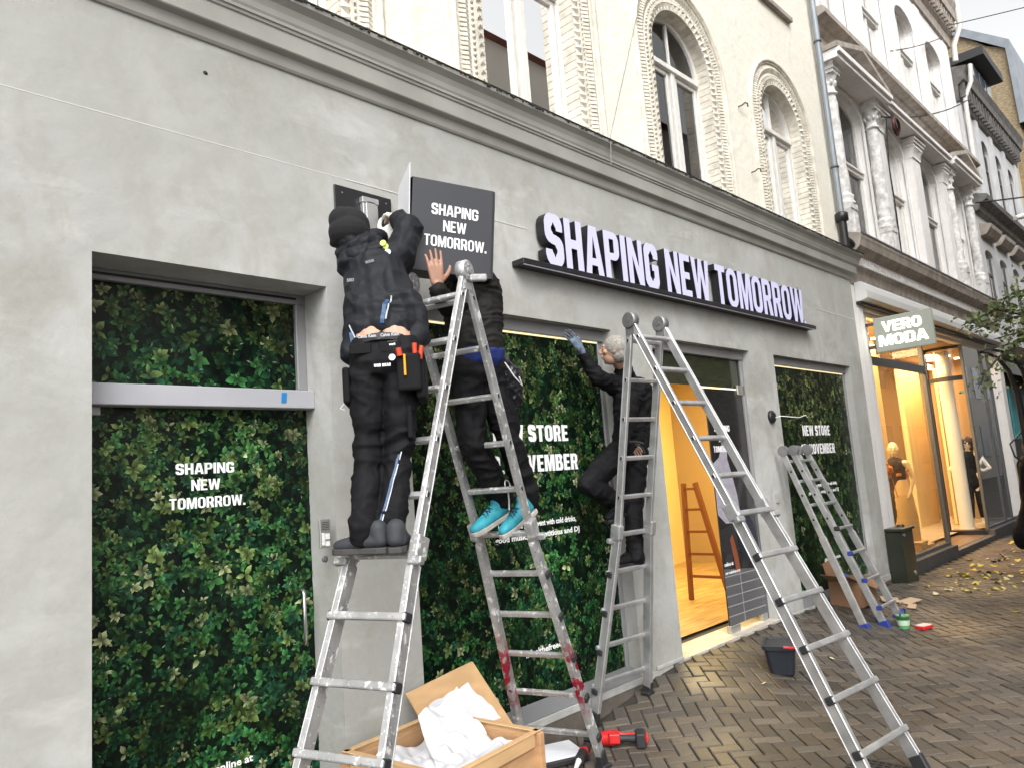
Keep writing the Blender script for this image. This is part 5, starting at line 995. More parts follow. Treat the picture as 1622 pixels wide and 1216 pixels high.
# ---------------- tree and iron arch at the right edge ----------------
tr = thing('street_tree', (10.9, -2.75, -.12), 'small green leaved tree reaching in from the right edge in front of the fashion shop', 'tree')
barkm = mat('bark', (.07, .055, .04), .9, var=.3, vs=20); leafm = [mat('tree leaf', (.07, .11, .03), .5), mat('tree leaf light', (.16, .20, .06), .5)]
limbs = [[(10.9, -2.75, -.12), (10.86, -2.7, 1.2), (10.8, -2.6, 2.2), (10.7, -2.5, 2.9)], [(10.7, -2.5, 2.9), (10.5, -2.25, 3.0), (10.2, -1.95, 3.05), (9.95, -1.75, 3.02), (9.75, -1.5, 2.92)], [(10.5, -2.25, 3.0), (10.2, -1.9, 2.8), (10.0, -1.65, 2.6), (9.85, -1.5, 2.4), (9.8, -1.43, 2.25)],
    [(10.7, -2.5, 2.9), (10.5, -2.2, 3.3), (10.2, -1.9, 3.35), (9.9, -1.7, 3.2)], [(10.8, -2.6, 2.4), (10.4, -2.2, 2.65), (10.1, -1.85, 2.85), (9.9, -1.65, 2.8)], [(10.2, -1.95, 3.05), (10.0, -1.7, 3.15), (9.8, -1.5, 3.05), (9.65, -1.4, 2.98)], [(10.6, -2.4, 2.8), (10.3, -2.1, 2.5), (10.15, -1.9, 2.3)]]
part('trunk', barkm, tr, lambda mb: [mb.tube(l, [.07, .06, .05, .045] if i == 0 else [max(.004, .022*(1-j/len(l))) for j in range(len(l))], 8) for i, l in enumerate(limbs)])
def crown(mb):
    for li, l in enumerate(limbs[1:]):
        P_ = [Vector(p) for p in l]
        for k_ in range(170):
            j = random.randrange(len(P_)-1); p = P_[j].lerp(P_[j+1], random.random())+Vector((random.gauss(0, .07), random.gauss(0, .07), random.gauss(0, .06)))
            p += Vector((.25, -.3, 0))*abs(random.gauss(0, .3))*(1 if k_ % 2 else 0)
            d = Vector((random.gauss(0, 1), random.gauss(0, 1), random.gauss(0, .7)-.4)).normalized(); e = d.cross(Vector((random.gauss(0, 1), random.gauss(0, 1), random.gauss(0, 1)))).normalized(); L_ = random.uniform(.04, .08)
            mb.add([p, p+d*L_*.5+e*L_*.3, p+d*L_, p+d*L_*.5-e*L_*.3], [(0, 1, 2, 3)], random.choice((0, 0, 1)))
    for k_ in range(1500):
        p = Vector((10.55+random.gauss(0, .28), -2.2+random.gauss(0, .25), 3.0+random.gauss(0, .3)))
        d = Vector((random.gauss(0, 1), random.gauss(0, 1), random.gauss(0, .7)-.4)).normalized(); e = d.cross(Vector((random.gauss(0, 1), random.gauss(0, 1), random.gauss(0, 1)))).normalized(); L_ = random.uniform(.045, .08)
        mb.add([p, p+d*L_*.5+e*L_*.3, p+d*L_, p+d*L_*.5-e*L_*.3], [(0, 1, 2, 3)], random.choice((0, 0, 1)))
part('crown', leafm, tr, crown)
ia = thing('iron_arch', (10.9, -1.6, -.12), 'black curved iron arch with a thin tie bar at the right edge beside the tree', 'iron arch')
for k_, dy_ in enumerate((0., -.14)):
    part('curved_bar', blackm, ia, lambda mb: mb.tube([(10.36+.0, -1.38+dy_, 2.73), (10.45, -1.45+dy_, 2.71), (10.55, -1.53+dy_, 2.64), (10.65, -1.60+dy_, 2.48), (10.73, -1.64+dy_, 2.2), (10.78, -1.64+dy_, 1.7), (10.82, -1.62+dy_, .9), (10.86, -1.62+dy_, -.12)], [.014, .018, .022, .026, .034, .04, .045, .05], 10))
part('tie_bar', blackm, ia, lambda mb: mb.tube([(10.36, -1.38, 2.735), (10.6, -1.9, 2.82), (10.8, -2.4, 2.9)], .010, 8))
part('scroll', blackm, ia, lambda mb: mb.tube([(10.80, -1.62, 1.75), (10.62, -1.5, 1.6), (10.66, -1.52, 1.45), (10.80, -1.62, 1.3)], .010, 6))
# ---------------- people ----------------
SH = []
class Blob:
    """collects overlapping rounded solids, then fuses them into one continuous skin"""
    def __init__(s): s.mb = MB()
    def cap(s, p, q, r0, r1, flat=None, k=1., n=14):   # tapered limb with round ends; flat: direction in which it is squashed by k
        p, q = Vector(p), Vector(q); d = q-p; L = d.length or 1e-4; d = d/L
        a = flat-d*flat.dot(d) if flat else d.cross(Vector((.3, .2, 1)))
        if a.length < 1e-3: a = d.cross(Vector((1, 0, 0)))
        a.normalize(); b = d.cross(a); prof = []
        for i in range(4): t = math.pi/2*(1-i/4); prof.append((r0*math.cos(t), -r0*math.sin(t)))
        prof.append((r0, 0)); prof.append(((r0+r1)/2, L/2)); prof.append((r1, L))
        for i in range(1, 5): t = math.pi/2*i/4; prof.append((r1*math.cos(t), L+r1*math.sin(t)))
        prof[0] = (r0*.02, prof[0][1]); prof[-1] = (r1*.02, prof[-1][1])
        vs = [p+d*z+(a*math.cos(2*math.pi*j/n)*k+b*math.sin(2*math.pi*j/n))*r for r, z in prof for j in range(n)]
        fs = [(i*n+j, i*n+(j+1) % n, (i+1)*n+(j+1) % n, (i+1)*n+j) for i in range(len(prof)-1) for j in range(n)]+[tuple(range(n))[::-1], tuple(range((len(prof)-1)*n, len(prof)*n))]
        s.mb.add(vs, fs)
    def ball(s, c, r, sc=(1, 1, 1), rot=None):
        c = Vector(c); m_ = MB(); m_.sphere((0, 0, 0), r, 16, 10, sc=sc); s.mb.add([c+(rot @ Vector(v) if rot else Vector(v)) for v in m_.v], m_.f)
    def chain(s, pts, rs, flat=None, k=1.):
        for i in range(len(pts)-1): s.cap(pts[i], pts[i+1], rs[i], rs[i+1], flat, k)
    def skin(s, name, m_, parent, voxel=.007, smooth=3, fold=0., fs=9., stretch=(1, 1, 1), ridge=True, seed=0.):
        me = bpy.data.meshes.new(name); me.from_pydata(s.mb.v, [], s.mb.f)
        import bmesh
        bm = bmesh.new(); bm.from_mesh(me); bmesh.ops.recalc_face_normals(bm, faces=bm.faces); bm.to_mesh(me); bm.free()
        o = bpy.data.objects.new(name, me); COL.objects.link(o)
        r = o.modifiers.new('r', 'REMESH'); r.mode = 'VOXEL'; r.voxel_size = voxel
        if smooth: sm = o.modifiers.new('s', 'SMOOTH'); sm.iterations = smooth; sm.factor = .5
        me2 = eval_mesh(o); o.modifiers.clear(); old = o.data; o.data = me2; bpy.data.meshes.remove(old)
        if fold:
            n = len(me2.vertices); co = np.empty(n*3, np.float32); me2.vertices.foreach_get('co', co); co = co.reshape(-1, 3); no = np.empty(n*3, np.float32); me2.vertices.foreach_get('normal', no); no = no.reshape(-1, 3)
            for i in range(n):
                p = Vector((co[i, 0]*stretch[0], co[i, 1]*stretch[1], co[i, 2]*stretch[2]))*fs+Vector((seed, seed*2, 0))
                w1 = noise.noise(p+Vector((noise.noise(p*.5)*1.5, 0, noise.noise(p*.6+Vector((5, 5, 5)))*1.5)))
                d = (1-abs(w1)*2.6) if ridge else w1
                d2 = 1-abs(noise.noise(p*2.3))*2.5
                co[i] += no[i]*(fold*(max(-.6, d)-.4)+fold*.35*max(-.5, d2))
            me2.vertices.foreach_set('co', co.ravel()); me2.update()
        me2.polygons.foreach_set('use_smooth', [True]*len(me2.polygons)); me2.materials.clear(); me2.materials.append(m_)
        setbase(o, parent); return o
def hand(B, wrist, dirn, palm_n, thumb_side, curl=(.5, .5, .5, .5), s=1., spread=.12, thumb_curl=.3):
    """palm + four unequal fingers + thumb leaving the side of the palm near its base"""
    W_, d, n_ = Vector(wrist), Vector(dirn).normalized(), Vector(palm_n); n_ = (n_-d*n_.dot(d)).normalized(); t_ = Vector(thumb_side); t_ = (t_-d*t_.dot(d)-n_*t_.dot(n_)).normalized()
    P_ = W_+d*.085*s
    for o_ in (-.028, -.010, .010, .027): B.cap(W_+t_*o_*.55*s+d*.01*s, P_+t_*o_*s, .016*s, .0125*s, n_, .9)
    for i, (o_, L_) in enumerate(((.031, .072), (.0105, .080), (-.0105, .075), (-.031, .058))):   # index .. little
        p = P_+t_*o_*s; dr_ = (d+t_*spread*(1.5-i)/1.5).normalized(); cu = curl[i]; r = .0085*s
        for j, f_ in enumerate((.45, .30, .25)):
            dr_ = (dr_+n_*math.tan(min(1.2, cu*(.55 if j == 0 else .8)))).normalized(); q = p+dr_*L_*f_*s*1.05; B.cap(p, q, r, r*.9, n=10); p = q; r *= .9
    p = W_+d*.022*s+t_*.026*s; dr_ = (d*.62+t_*.75+n_*.25).normalized()
    for j, L_ in enumerate((.042, .032, .026)):
        q = p+dr_*L_*s; B.cap(p, q, (.0135-.002*j)*s, (.0115-.002*j)*s, n=10); p = q; dr_ = (dr_+d*.4+n_*thumb_curl*.6).normalized()
skinm = mat('skin', (.50, .29, .20), .5, var=.12, vs=12); skinm.node_tree.nodes['Principled BSDF'].inputs['Subsurface Weight'].default_value = .08
def head(B, c, face, up_, s=1.):
    """skull, jaw, nose, lips, ears and eye sockets; face = direction the person looks"""
    f = Vector(face).normalized(); u = Vector(up_); u = (u-f*u.dot(f)).normalized(); r = f.cross(u); M = Matrix((r, f, u)).transposed(); c = Vector(c)
    B.ball(c+u*.012*s-f*.008*s, .098*s, (.80, 1.0, 1.05), M)
    B.ball(c-u*.055*s+f*.022*s, .066*s, (.86, .95, .95), M); B.ball(c-u*.092*s+f*.055*s, .026*s, (1, .8, .8), M)
    B.cap(c+u*.018*s+f*.088*s, c-u*.022*s+f*.112*s, .009*s, .013*s); B.ball(c-u*.028*s+f*.100*s, .014*s, (1.2, .9, .7), M)
    for e in (-1, 1):
        B.ball(c+u*.03*s+f*.083*s+r*e*.03*s, .017*s, (1.3, .6, .5), M); B.ball(c+u*.012*s+f*.078*s+r*e*.031*s, .0125*s, (1, 1, 1), M)
        B.ball(c-u*.018*s+f*.062*s+r*e*.042*s, .024*s, (1, .9, .9), M)
        B.ball(c-u*.003*s-f*.012*s+r*e*.080*s, .030*s, (.28, .62, 1.05), M)
    B.ball(c-u*.056*s+f*.088*s, .017*s, (1.5, .6, .35), M); B.ball(c-u*.067*s+f*.086*s, .015*s, (1.4, .6, .4), M)
    return f, u, r
def shoe(name, mats_, parent, heel, toe, up_=(0, 0, 1), s=1., lace=True):
    h, t = Vector(heel), Vector(toe); d = (t-h).normalized(); u = Vector(up_); u = (u-d*u.dot(d)).normalized(); r = d.cross(u); L = .265*s
    B = Blob(); B.chain([h+u*.045*s, h+d*.09*s+u*.042*s, h+d*.17*s+u*.032*s, h+d*.225*s+u*.028*s], [.042*s, .044*s, .044*s, .034*s], u, .85)
    B.cap(h+u*.05*s, h+u*.095*s+d*.01*s, .042*s, .044*s); B.cap(h+d*.04*s+u*.07*s, h+d*.13*s+u*.05*s, .036*s, .03*s)
    o = B.skin(name, mats_[0], parent, .006, 3)
    so = part('sole', mats_[1], o, lambda mb: mb.add([h+d*x*s+r*y*s+u*z*s for z in (-.012, .016) for x, y in ((-.042, -.028), (-.042, .028), (0, .042), (.1, .036), (.18, .048), (.23, .042), (.262, .018), (.262, -.018), (.23, -.042), (.18, -.048), (.1, -.036), (0, -.042))], [tuple(range(12))[::-1], tuple(range(12, 24))]+[(i, (i+1) % 12, 12+(i+1) % 12, 12+i) for i in range(12)]), .005, 2)
    if lace: part('lace', mats_[2], o, lambda mb: [mb.tube([h+d*(.085+.022*i)*s+r*e*.03*s+u*(.085-.010*i)*s, h+d*(.095+.022*i)*s+u*(.103-.012*i)*s, h+d*(.105+.022*i)*s-r*e*.03*s+u*(.083-.010*i)*s], .003, 5) for i in range(4) for e in (1, -1)])
    return o
clothb = mat('black work cloth', (.0075, .0075, .009), .75, var=.35, vs=5, bump=.25, bs=400, bd=.001, spec=.18); clothj = mat('dark softshell', (.012, .013, .017), .62, var=.3, vs=4, bump=.2, bs=300, bd=.001, spec=.22); clotho = mat('dark olive jacket', (.014, .0135, .012), .7, var=.3, vs=5, bump=.25, bs=300, bd=.001, spec=.18)
VP = lambda D: {k: Vector(v) for k, v in D.items()}
P1 = VP({'pel': (2.048, -.693, 2.224), 'hl': (1.993, -.686, 2.174), 'hr': (2.076, -.770, 2.171), 'kl': (1.960, -.665, 1.780), 'kr': (2.049, -.751, 1.759), 'al': (1.850, -.772, 1.419), 'ar': (1.931, -.824, 1.405), 'tl': (1.910, -.648, 1.352), 'tr': (2.018, -.755, 1.329), 'waist': (2.067, -.699, 2.304), 'mid': (2.120, -.616, 2.498), 'chest': (2.172, -.504, 2.695), 'neck': (2.169, -.413, 2.843), 'head': (2.136, -.343, 2.954), 'sl': (2.104, -.417, 2.757), 'el': (2.249, -.235, 2.918), 'wl': (2.391, -.253, 3.007), 'sr': (2.289, -.528, 2.798), 'er': (2.394, -.525, 2.978), 'wr': (2.444, -.366, 3.087)})
P2 = VP({'pel': (2.904, -.422, 2.257), 'hl': (2.971, -.454, 2.218), 'hr': (2.835, -.402, 2.220), 'kl': (3.045, -.510, 1.806), 'kr': (2.801, -.464, 1.814), 'al': (3.193, -.487, 1.488), 'ar': (3.042, -.417, 1.479), 'tl': (3.046, -.479, 1.326), 'tr': (2.841, -.413, 1.322), 'waist': (2.892, -.429, 2.363), 'mid': (2.908, -.417, 2.521), 'chest': (2.922, -.410, 2.716), 'neck': (2.903, -.388, 2.854), 'head': (2.856, -.362, 2.970), 'sl': (2.932, -.512, 2.742), 'el': (2.714, -.436, 2.605), 'wl': (2.504, -.555, 2.693), 'sr': (2.927, -.268, 2.849), 'er': (2.830, -.267, 2.991), 'wr': (2.713, -.393, 3.146)})
P3 = VP({'pel': (4.748, -.140, 1.772), 'hl': (4.669, -.120, 1.727), 'hr': (4.807, -.140, 1.722), 'kl': (4.222, -.100, 1.545), 'kr': (4.62, -.200, 1.312), 'al': (4.534, -.160, 1.360), 'ar': (4.52, -.255, .995), 'tl': (4.425, -.140, 1.341), 'tr': (4.666, -.100, .916), 'waist': (4.762, -.140, 1.856), 'mid': (4.811, -.140, 2.055), 'chest': (4.848, -.140, 2.232), 'neck': (4.763, -.140, 2.390), 'head': (4.612, -.160, 2.542), 'sl': (4.678, -.080, 2.284), 'el': (4.452, -.100, 2.331), 'wl': (4.332, -.060, 2.535), 'sr': (4.86, -.17, 2.262), 'er': (4.61, -.22, 2.02), 'wr': (4.48, -.27, 1.81)})
def person_body(P, face, up_, s=1., wa=.10):
    B = Blob(); J = P
    B.chain([J['pel'], J['waist']+(J['mid']-J['waist'])*.3, J['mid'], J['chest']], [.09*s, wa*s, .09*s, .10*s]); B.cap(J['chest'], J['neck'], .075*s, .05*s); B.cap(J['neck'], J['head']-Vector((0, 0, .04)), .054*s, .052*s)
    for a in 'lr':
        B.cap(J['chest'], J['s'+a], .075*s, .05*s); B.chain([J['s'+a], J['e'+a], J['w'+a]], [.042*s, .035*s, .027*s])
        B.cap(J['pel'], J['h'+a], .075*s, .06*s); B.chain([J['h'+a], J['k'+a], J['a'+a]], [.055*s, .036*s, .03*s]); B.cap(J['a'+a], J['a'+a]+(J['t'+a]-J['a'+a])*.5, .032*s, .028*s)
    head(B, J['head'], face, up_, s); return B
# -- man in the beanie --
J = P1; bk_ = Vector((-.70, -.68, .15)).normalized(); fw = -bk_
B = person_body(J, (.62, .66, .42), (0, 0, 1), 1., .108); [B.cap(J['waist']+(J['mid']-J['waist'])*.08+Vector((.7, -.7, 0))*e, J['waist']+Vector((.7, -.7, 0))*e-Vector((0, 0, .03)), .106, .113) for e in (-.05, .05)]
hd1 = (J['wr']-J['er']).normalized(); hd2 = (J['wl']-J['el']).normalized()
hand(B, J['wr'], hd1+Vector((0, .3, .2)), Vector((.2, .9, -.2)), (.3, 0, .9), (.8, .9, .9, .8)); hand(B, J['wl'], hd2, Vector((.3, .9, -.1)), (0, 0, 1), (.7, .8, .8, .8))
m1 = B.skin('person', skinm, None, .0055, 2); tag(m1, 'worker in black beanie and jacket reaching up to the wall plate, back to us', 'person')
gl_ = mat('pale work glove', (.62, .62, .58), .7, bump=.3, bs=80)
B = Blob(); hand(B, J['wr'], hd1+Vector((0, .3, .2)), Vector((.2, .9, -.2)), (.3, 0, .9), (.8, .9, .9, .8), 1.13); B.cap(J['wr']-hd1*.04, J['wr']+hd1*.02, .037, .037); B.skin('glove', gl_, m1, .005, 1)
B = Blob(); hand(B, J['wl'], hd2, Vector((.3, .9, -.1)), (0, 0, 1), (.7, .8, .8, .8), 1.13); B.skin('glove', gl_, m1, .005, 1)
side = fw.cross(Vector((0, 0, 1))).normalized()   # the man's right hand side
B = Blob()
for e, w in ((-1, .085), (1, .085)):
    B.chain([J['waist'].lerp(J['mid'], .34)+side*e*.07, J['mid']+side*e*.055+(J['chest']-J['mid'])*.2, J['chest']+side*e*.05], [.115, .108, .112])
B.chain([J['waist'].lerp(J['mid'], .42), J['mid'].lerp(J['chest'], .3), J['chest'], J['neck']-Vector((0, 0, .02))], [.13, .122, .128, .075])
B.cap(J['chest'], J['sl'], .12, .085); B.cap(J['chest'], J['sr'], .12, .09)
B.chain([J['sl'], J['el'], J['wl']], [.082, .066, .05]); B.chain([J['sr'], J['er'], J['wr']-hd1*.015], [.085, .07, .05])
B.chain([J['neck']+bk_*.03+Vector((-.05, 0, -.04)), J['neck']+bk_*.075+Vector((0, 0, -.06)), J['neck']+bk_*.03+Vector((.06, -.04, -.035))], [.06, .065, .055]); B.cap(J['neck']+bk_*.05+Vector((-.02, 0, -.02)), J['neck']+Vector((0, 0, .035)), .07, .07)
# open the hem: flared tail at the man's right, lifted in the middle of the back
B.chain([J['mid']+side*.13, J['waist']+side*.145, J['pel']+side*.155+Vector((0, 0, .05))], [.075, .062, .05]); B.chain([J['mid']-side*.11, J['waist']-side*.125, J['pel']-side*.14+Vector((0, 0, .03))], [.085, .07, .055])
jk = B.skin('jacket', clothj, m1, .007, 3, .015, 5., (1, 1, 1.2), seed=3)
B = Blob()
B.chain([J['hl']+Vector((0, 0, .06))-side*.02, J['kl'], J['al']], [.092, .065, .060]); B.chain([J['hr']+Vector((0, 0, .06))+side*.035, J['kr']+side*.015, J['ar']+side*.015], [.094, .065, .060])
B.chain([J['waist']+Vector((0, 0, -.075)), J['pel']], [.124, .130]); [B.cap(J['waist']+Vector((.7, -.7, 0))*e-Vector((0, 0, .08)), J['pel']+Vector((.7, -.7, 0))*e, .121, .12) for e in (-.05, .05)]; B.cap(J['hl']+Vector((0, 0, .03))-side*.0, J['hr']+Vector((0, 0, .03))+side*.02, .110, .110)
for a in 'lr': B.cap(J['a'+a]+Vector((0, 0, .05))+side*(.015 if a == 'r' else 0), J['a'+a]+Vector((0, 0, .03))+side*(.015 if a == 'r' else 0), .064, .066)
tr1 = B.skin('trousers', clothb, m1, .007, 3, .012, 6.5, (1, 1, 1.3), seed=8)
part('waistband', mat('black elastic', (.02, .02, .022), .6), tr1, lambda mb: mb.lathe(J['waist']+Vector((-.01, -.005, -.045)), [(.137, 0), (.138, .02), (.136, .034)], 28, axis=(.12, .14, 1), caps=False))
def txt_on(parent, words, c, n_, h, w=None, m_=None, up_=Vector((0, 0, 1)), cap_=False):
    n_ = Vector(n_).normalized(); Y = (up_-n_*up_.dot(n_)).normalized(); X = Y.cross(n_)
    return part('lettering', m_ or mat('grey print', (.45, .46, .5), .6), parent, (lambda mb: caps(mb, words, c, X, Y, w, h, .001, align='c')) if cap_ else (lambda mb: small_text(mb, words, c, X, Y, h, w)))
for e, rr_ in ((-.055, 0), (.05, 0)): txt_on(tr1, 'Calvin Klein', J['waist']+Vector((-.01, -.005, -.033))+bk_*.146+side*e, bk_, .022, .085)
part('belt_loop_label', mat('black label', (.01, .01, .01), .4), tr1, lambda mb: mb.obox(J['waist']+bk_*.150+side*.055+Vector((0, 0, -.07)), side, (0, 0, 1), bk_, .045, .03, .004)); txt_on(tr1, 'work', J['waist']+bk_*.1535+side*.055+Vector((0, 0, -.077)), bk_, .018, .03, whitetxt)
# pockets, tool pouch, pliers
part('holster_pocket', clothb, tr1, lambda mb: (mb.obox(J['hr']+side*.115+bk_*.05+Vector((0, 0, -.09)), side, (0, 0, 1), bk_, .045, .19, .11), mb.obox(J['hr']+side*.07+bk_*.125+Vector((0, 0, -.07)), side, (0, 0, 1), bk_, .11, .17, .025)), .012, 2)
part('holster_pocket', clothb, tr1, lambda mb: mb.obox(J['hl']-side*.115+bk_*.0+Vector((0, 0, -.09)), side, (0, 0, 1), bk_, .035, .17, .12), .012, 2)
part('back_pocket', clothb, tr1, lambda mb: [mb.obox(J['pel']+side*e+bk_*.138+Vector((0, 0, -.0)), side, (0, 0, 1), bk_, .1, .05, .01) for e in (-.075, .06)], .004)
part('thigh_pocket', clothb, tr1, lambda mb: mb.obox(J['hr'].lerp(J['kr'], .68)+side*.075+bk_*.03, side, (0, 0, 1), bk_, .025, .15, .09), .008, 2)
bl = mat('blue reflective trim', (.02, .08, .20), .5, var=.5, vs=60); rf_ = mat('silver reflective strip', (.34, .36, .40), .35)
part('pliers', mat('red handle', (.6, .06, .02), .4), tr1, lambda mb: (mb.tube([J['hr']+side*.10+bk_*.12+Vector((0, 0, -.01)), J['hr']+side*.10+bk_*.125+Vector((0, 0, .06))], .011, 8), mb.tube([J['hr']+side*.12+bk_*.11+Vector((0, 0, -.01)), J['hr']+side*.13+bk_*.11+Vector((0, 0, .05))], .011, 8), mb.tube([J['hr']+side*.035+bk_*.145+Vector((0, 0, .0)), J['hr']+side*.03+bk_*.15+Vector((0, 0, .035))], .013, 8)))
part('pencil', mat('yellow pencil', (.75, .35, .02), .4), tr1, lambda mb: mb.tube([J['hr']+side*.055+bk_*.146+Vector((0, 0, -.09)), J['hr']+side*.055+bk_*.147+Vector((0, 0, .005))], .006, 6))
txt_on(tr1, 'WORKWEAR', J['hr']-side*.045+bk_*.152+Vector((0, 0, -.045)), bk_, .014, .075, whitetxt, cap_=True); part('badge', [whitetxt, mat('print blue', (.02, .05, .2), .5)], tr1, lambda mb: mb.lathe(J['hr']-side*.0+bk_*.147+Vector((0, 0, -.005)), [(.015, 0), (.015, .002)], 14, axis=bk_))
def strip(parent, pts, w, m_, nm='reflective_strip'):   # ribbon pressed on the cloth surface
    tgt = parent; me = tgt.data; from mathutils.bvhtree import BVHTree
    bv = BVHTree.FromPolygons([v.co for v in me.vertices], [p.vertices for p in me.polygons]); out = []
    for p in pts:
        co, no, i, d = bv.ray_cast(Vector(p)+bk_*.4, -bk_)
        if co is None: continue
        out.append((co+bk_*.004, bk_))
    if len(out) < 2: return None
    mb = MB(); vs = []
    for i, (p, no) in enumerate(out):
        dd = (out[min(i+1, len(out)-1)][0]-out[max(i-1, 0)][0]).normalized(); s_ = dd.cross(no).normalized(); vs += [p-s_*w/2, p+s_*w/2]
    mb.add(vs, [(2*i, 2*i+1, 2*i+3, 2*i+2) for i in range(len(out)-1)], 0, True); return mb.build(nm, m_, parent, fix=False)
def interp(a, b_, n=10): return [Vector(a).lerp(Vector(b_), i/n) for i in range(n+1)]
kn = J['kr']+bk_*.08+side*.04; an = J['ar']+bk_*.09+Vector((0, 0, .05))-side*.01
strip(tr1, interp(kn, an), .005, rf_); strip(tr1, interp(kn-side*.010-Vector((0, 0, .01)), an-side*.010), .010, bl, 'blue_trim')
lo_ = J['mid']+bk_*.14+side*.045; strip(jk, interp(lo_+side*.02+Vector((0, 0, .0)), lo_+side*.0+Vector((0, 0, -.14))), .007, rf_); strip(jk, interp(lo_+Vector((0, 0, -.02))-side*.0, lo_-side*.018+Vector((0, 0, -.16))), .02, bl, 'blue_trim')
lf_ = J['waist']-side*.16+bk_*.06; strip(jk, interp(lf_+Vector((0, 0, .07)), lf_+Vector((0, 0, .0))+side*.03), .006, rf_); strip(jk, interp(lf_+Vector((0, 0, .03))+side*.01, lf_+Vector((0, 0, -.04))+side*.02), .018, bl, 'blue_trim')
# shoulder badges and letters
def decal(parent, c, n_, mk, nm, m_):
    from mathutils.bvhtree import BVHTree
    me = parent.data; bv = BVHTree.FromPolygons([v.co for v in me.vertices], [p.vertices for p in me.polygons]); co, no, i, d = bv.ray_cast(Vector(c)+bk_*.4, -bk_); return (co, bk_.copy()) if co else (Vector(c), bk_.copy())
B = Blob(); B.chain([J['neck']+bk_*.05-side*.10+Vector((0, 0, -.03)), J['neck']+bk_*.10-side*.02+Vector((0, 0, -.07)), J['neck']+bk_*.07+side*.09+Vector((0, 0, -.03))], [.04, .05, .04]); B.chain([J['neck']+bk_*.06-side*.09+Vector((0, 0, .03)), J['neck']+bk_*.10+Vector((0, 0, -.0)), J['neck']+bk_*.05+side*.08+Vector((0, 0, .03))], [.032, .036, .032])
B.skin('hood', clothj, m1, .007, 3, .006, 12, seed=71)
c_, n_ = decal(jk, J['sr']+bk_*.14-side*.04+Vector((0, 0, -.02)), bk_, None, '', None)
part('badge', [mat('lime badge', (.55, .65, .12), .5), whitetxt, mat('badge blue', (.05, .22, .5), .5)], jk, lambda mb: (mb.lathe(c_+Vector((-.005, 0, .035)), [(.016, 0), (.016, .004)], 12, 0, axis=n_), mb.lathe(c_+Vector((.01, 0, .02))+n_*.002, [(.015, 0), (.015, .004)], 12, 0, axis=n_), mb.lathe(c_+Vector((.012, -.01, -.012)), [(.017, 0), (.017, .004)], 14, 1, axis=n_), mb.lathe(c_+Vector((.0, 0, -.05)), [(.018, 0), (.018, .004)], 14, 1, axis=n_), mb.lathe(c_+Vector((.0, 0, -.05)), [(.012, 0), (.012, .0055)], 14, 2, axis=n_)))
c2, n2 = decal(jk, J['mid'].lerp(J['chest'], .55)+bk_*.16-side*.12, bk_, None, '', None); txt_on(jk, 'MO', c2+n2*.004, n2, .018, .034, mat('dim print', (.16, .17, .2), .6), cap_=True)
c3, n3 = decal(jk, J['chest']+bk_*.18+side*.0, bk_, None, '', None); txt_on(jk, 'WORK', c3+n3*.005, n3, .016, .05, mat('dim print', (.16, .17, .2), .6), cap_=True, up_=Vector((-.3, 0, 1)))
B = Blob(); hu = Vector((-.12, -.15, .95)).normalized()
B.ball(J['head']+hu*.03, .107, (1, 1, 1.02)); B.ball(J['head']+Vector((-.025, -.025, -.01)), .108, (1, 1, .85)); B.ball(J['head']+Vector((-.05, -.01, .055)), .075); B.chain([J['head']+Vector((.09*math.cos(t), .09*math.sin(t), -.035+.02*math.cos(t))) for t in np.linspace(0, 6.283, 14)], [.022]*14)
bn = B.skin('beanie', mat('black knit', (.008, .008, .009), .95, bump=.8, bs=150, bd=.004), m1, .006, 4)
B = Blob(); B.ball(J['head']+Vector((.045, .03, -.035)), .085); B.skin('hair', mat('reddish brown hair', (.14, .05, .025), .7), m1, .007, 2)
dark_shoe = [mat('dark grey shoe', (.035, .038, .045), .7, var=.3, vs=20), mat('grey sole', (.05, .048, .045), .8), blackm]
for a, tv in (('l', Vector((-.09, .24, -.0))), ('r', Vector((.19, .18, -.0)))):
    base = Vector((J['a'+a].x, J['a'+a].y, 1.349)); shoe('shoe', dark_shoe, m1, base-tv.normalized()*.10+side*(.055 if a == 'r' else -.015), base+tv+side*(.055 if a == 'r' else -.015), s=.95)
part('cable_tie', mat('white cable', (.8, .8, .78)), tr1, lambda mb: mb.tube([J['hl']-side*.14+Vector((0, 0, -.16)), J['hl']-side*.16+Vector((0, 0, -.18)), J['hl']-side*.14+Vector((0, 0, -.19))], .003, 5))
# -- man behind the box sign --
WLP = Vector((2.455, -.648, 2.645))
P2['wl'] = WLP; J = P2; fw2 = Vector((-.9, -.35, .1)).normalized(); sd2 = Vector((.35, -.9, 0)).normalized()
B = person_body(J, (-.8, .1, .5), (0, 0, 1))
hand(B, J['wl'], uz*.9-ux*.12+uy*.08, uy, ux*1., (.10, .07, .10, .18), 1.15, spread=.09)
hand(B, J['wr'], (0, -.3, 1), (-.5, -.7, 0), (-.6, .5, 0), (.5, .5, .5, .5))
skin2 = mat('tanned skin', (.34, .18, .12), .5, var=.15, vs=12)
m2 = B.skin('person', skin2, None, .0055, 2); tag(m2, 'worker hidden behind the box sign, black clothes and turquoise shoes, one hand on the sign', 'person')
B = Blob()
B.chain([J['waist']+Vector((0, 0, .02)), J['mid'], J['chest'], J['neck']-Vector((0, 0, .02))], [.145, .145, .15, .09]); B.cap(J['chest'], J['sl'], .12, .085); B.cap(J['chest'], J['sr'], .12, .085)
for e in (-1, 1): B.chain([J['waist']+sd2*e*.06+Vector((0, 0, .02)), J['mid']+sd2*e*.06, J['chest']+sd2*e*.06], [.12, .12, .12])
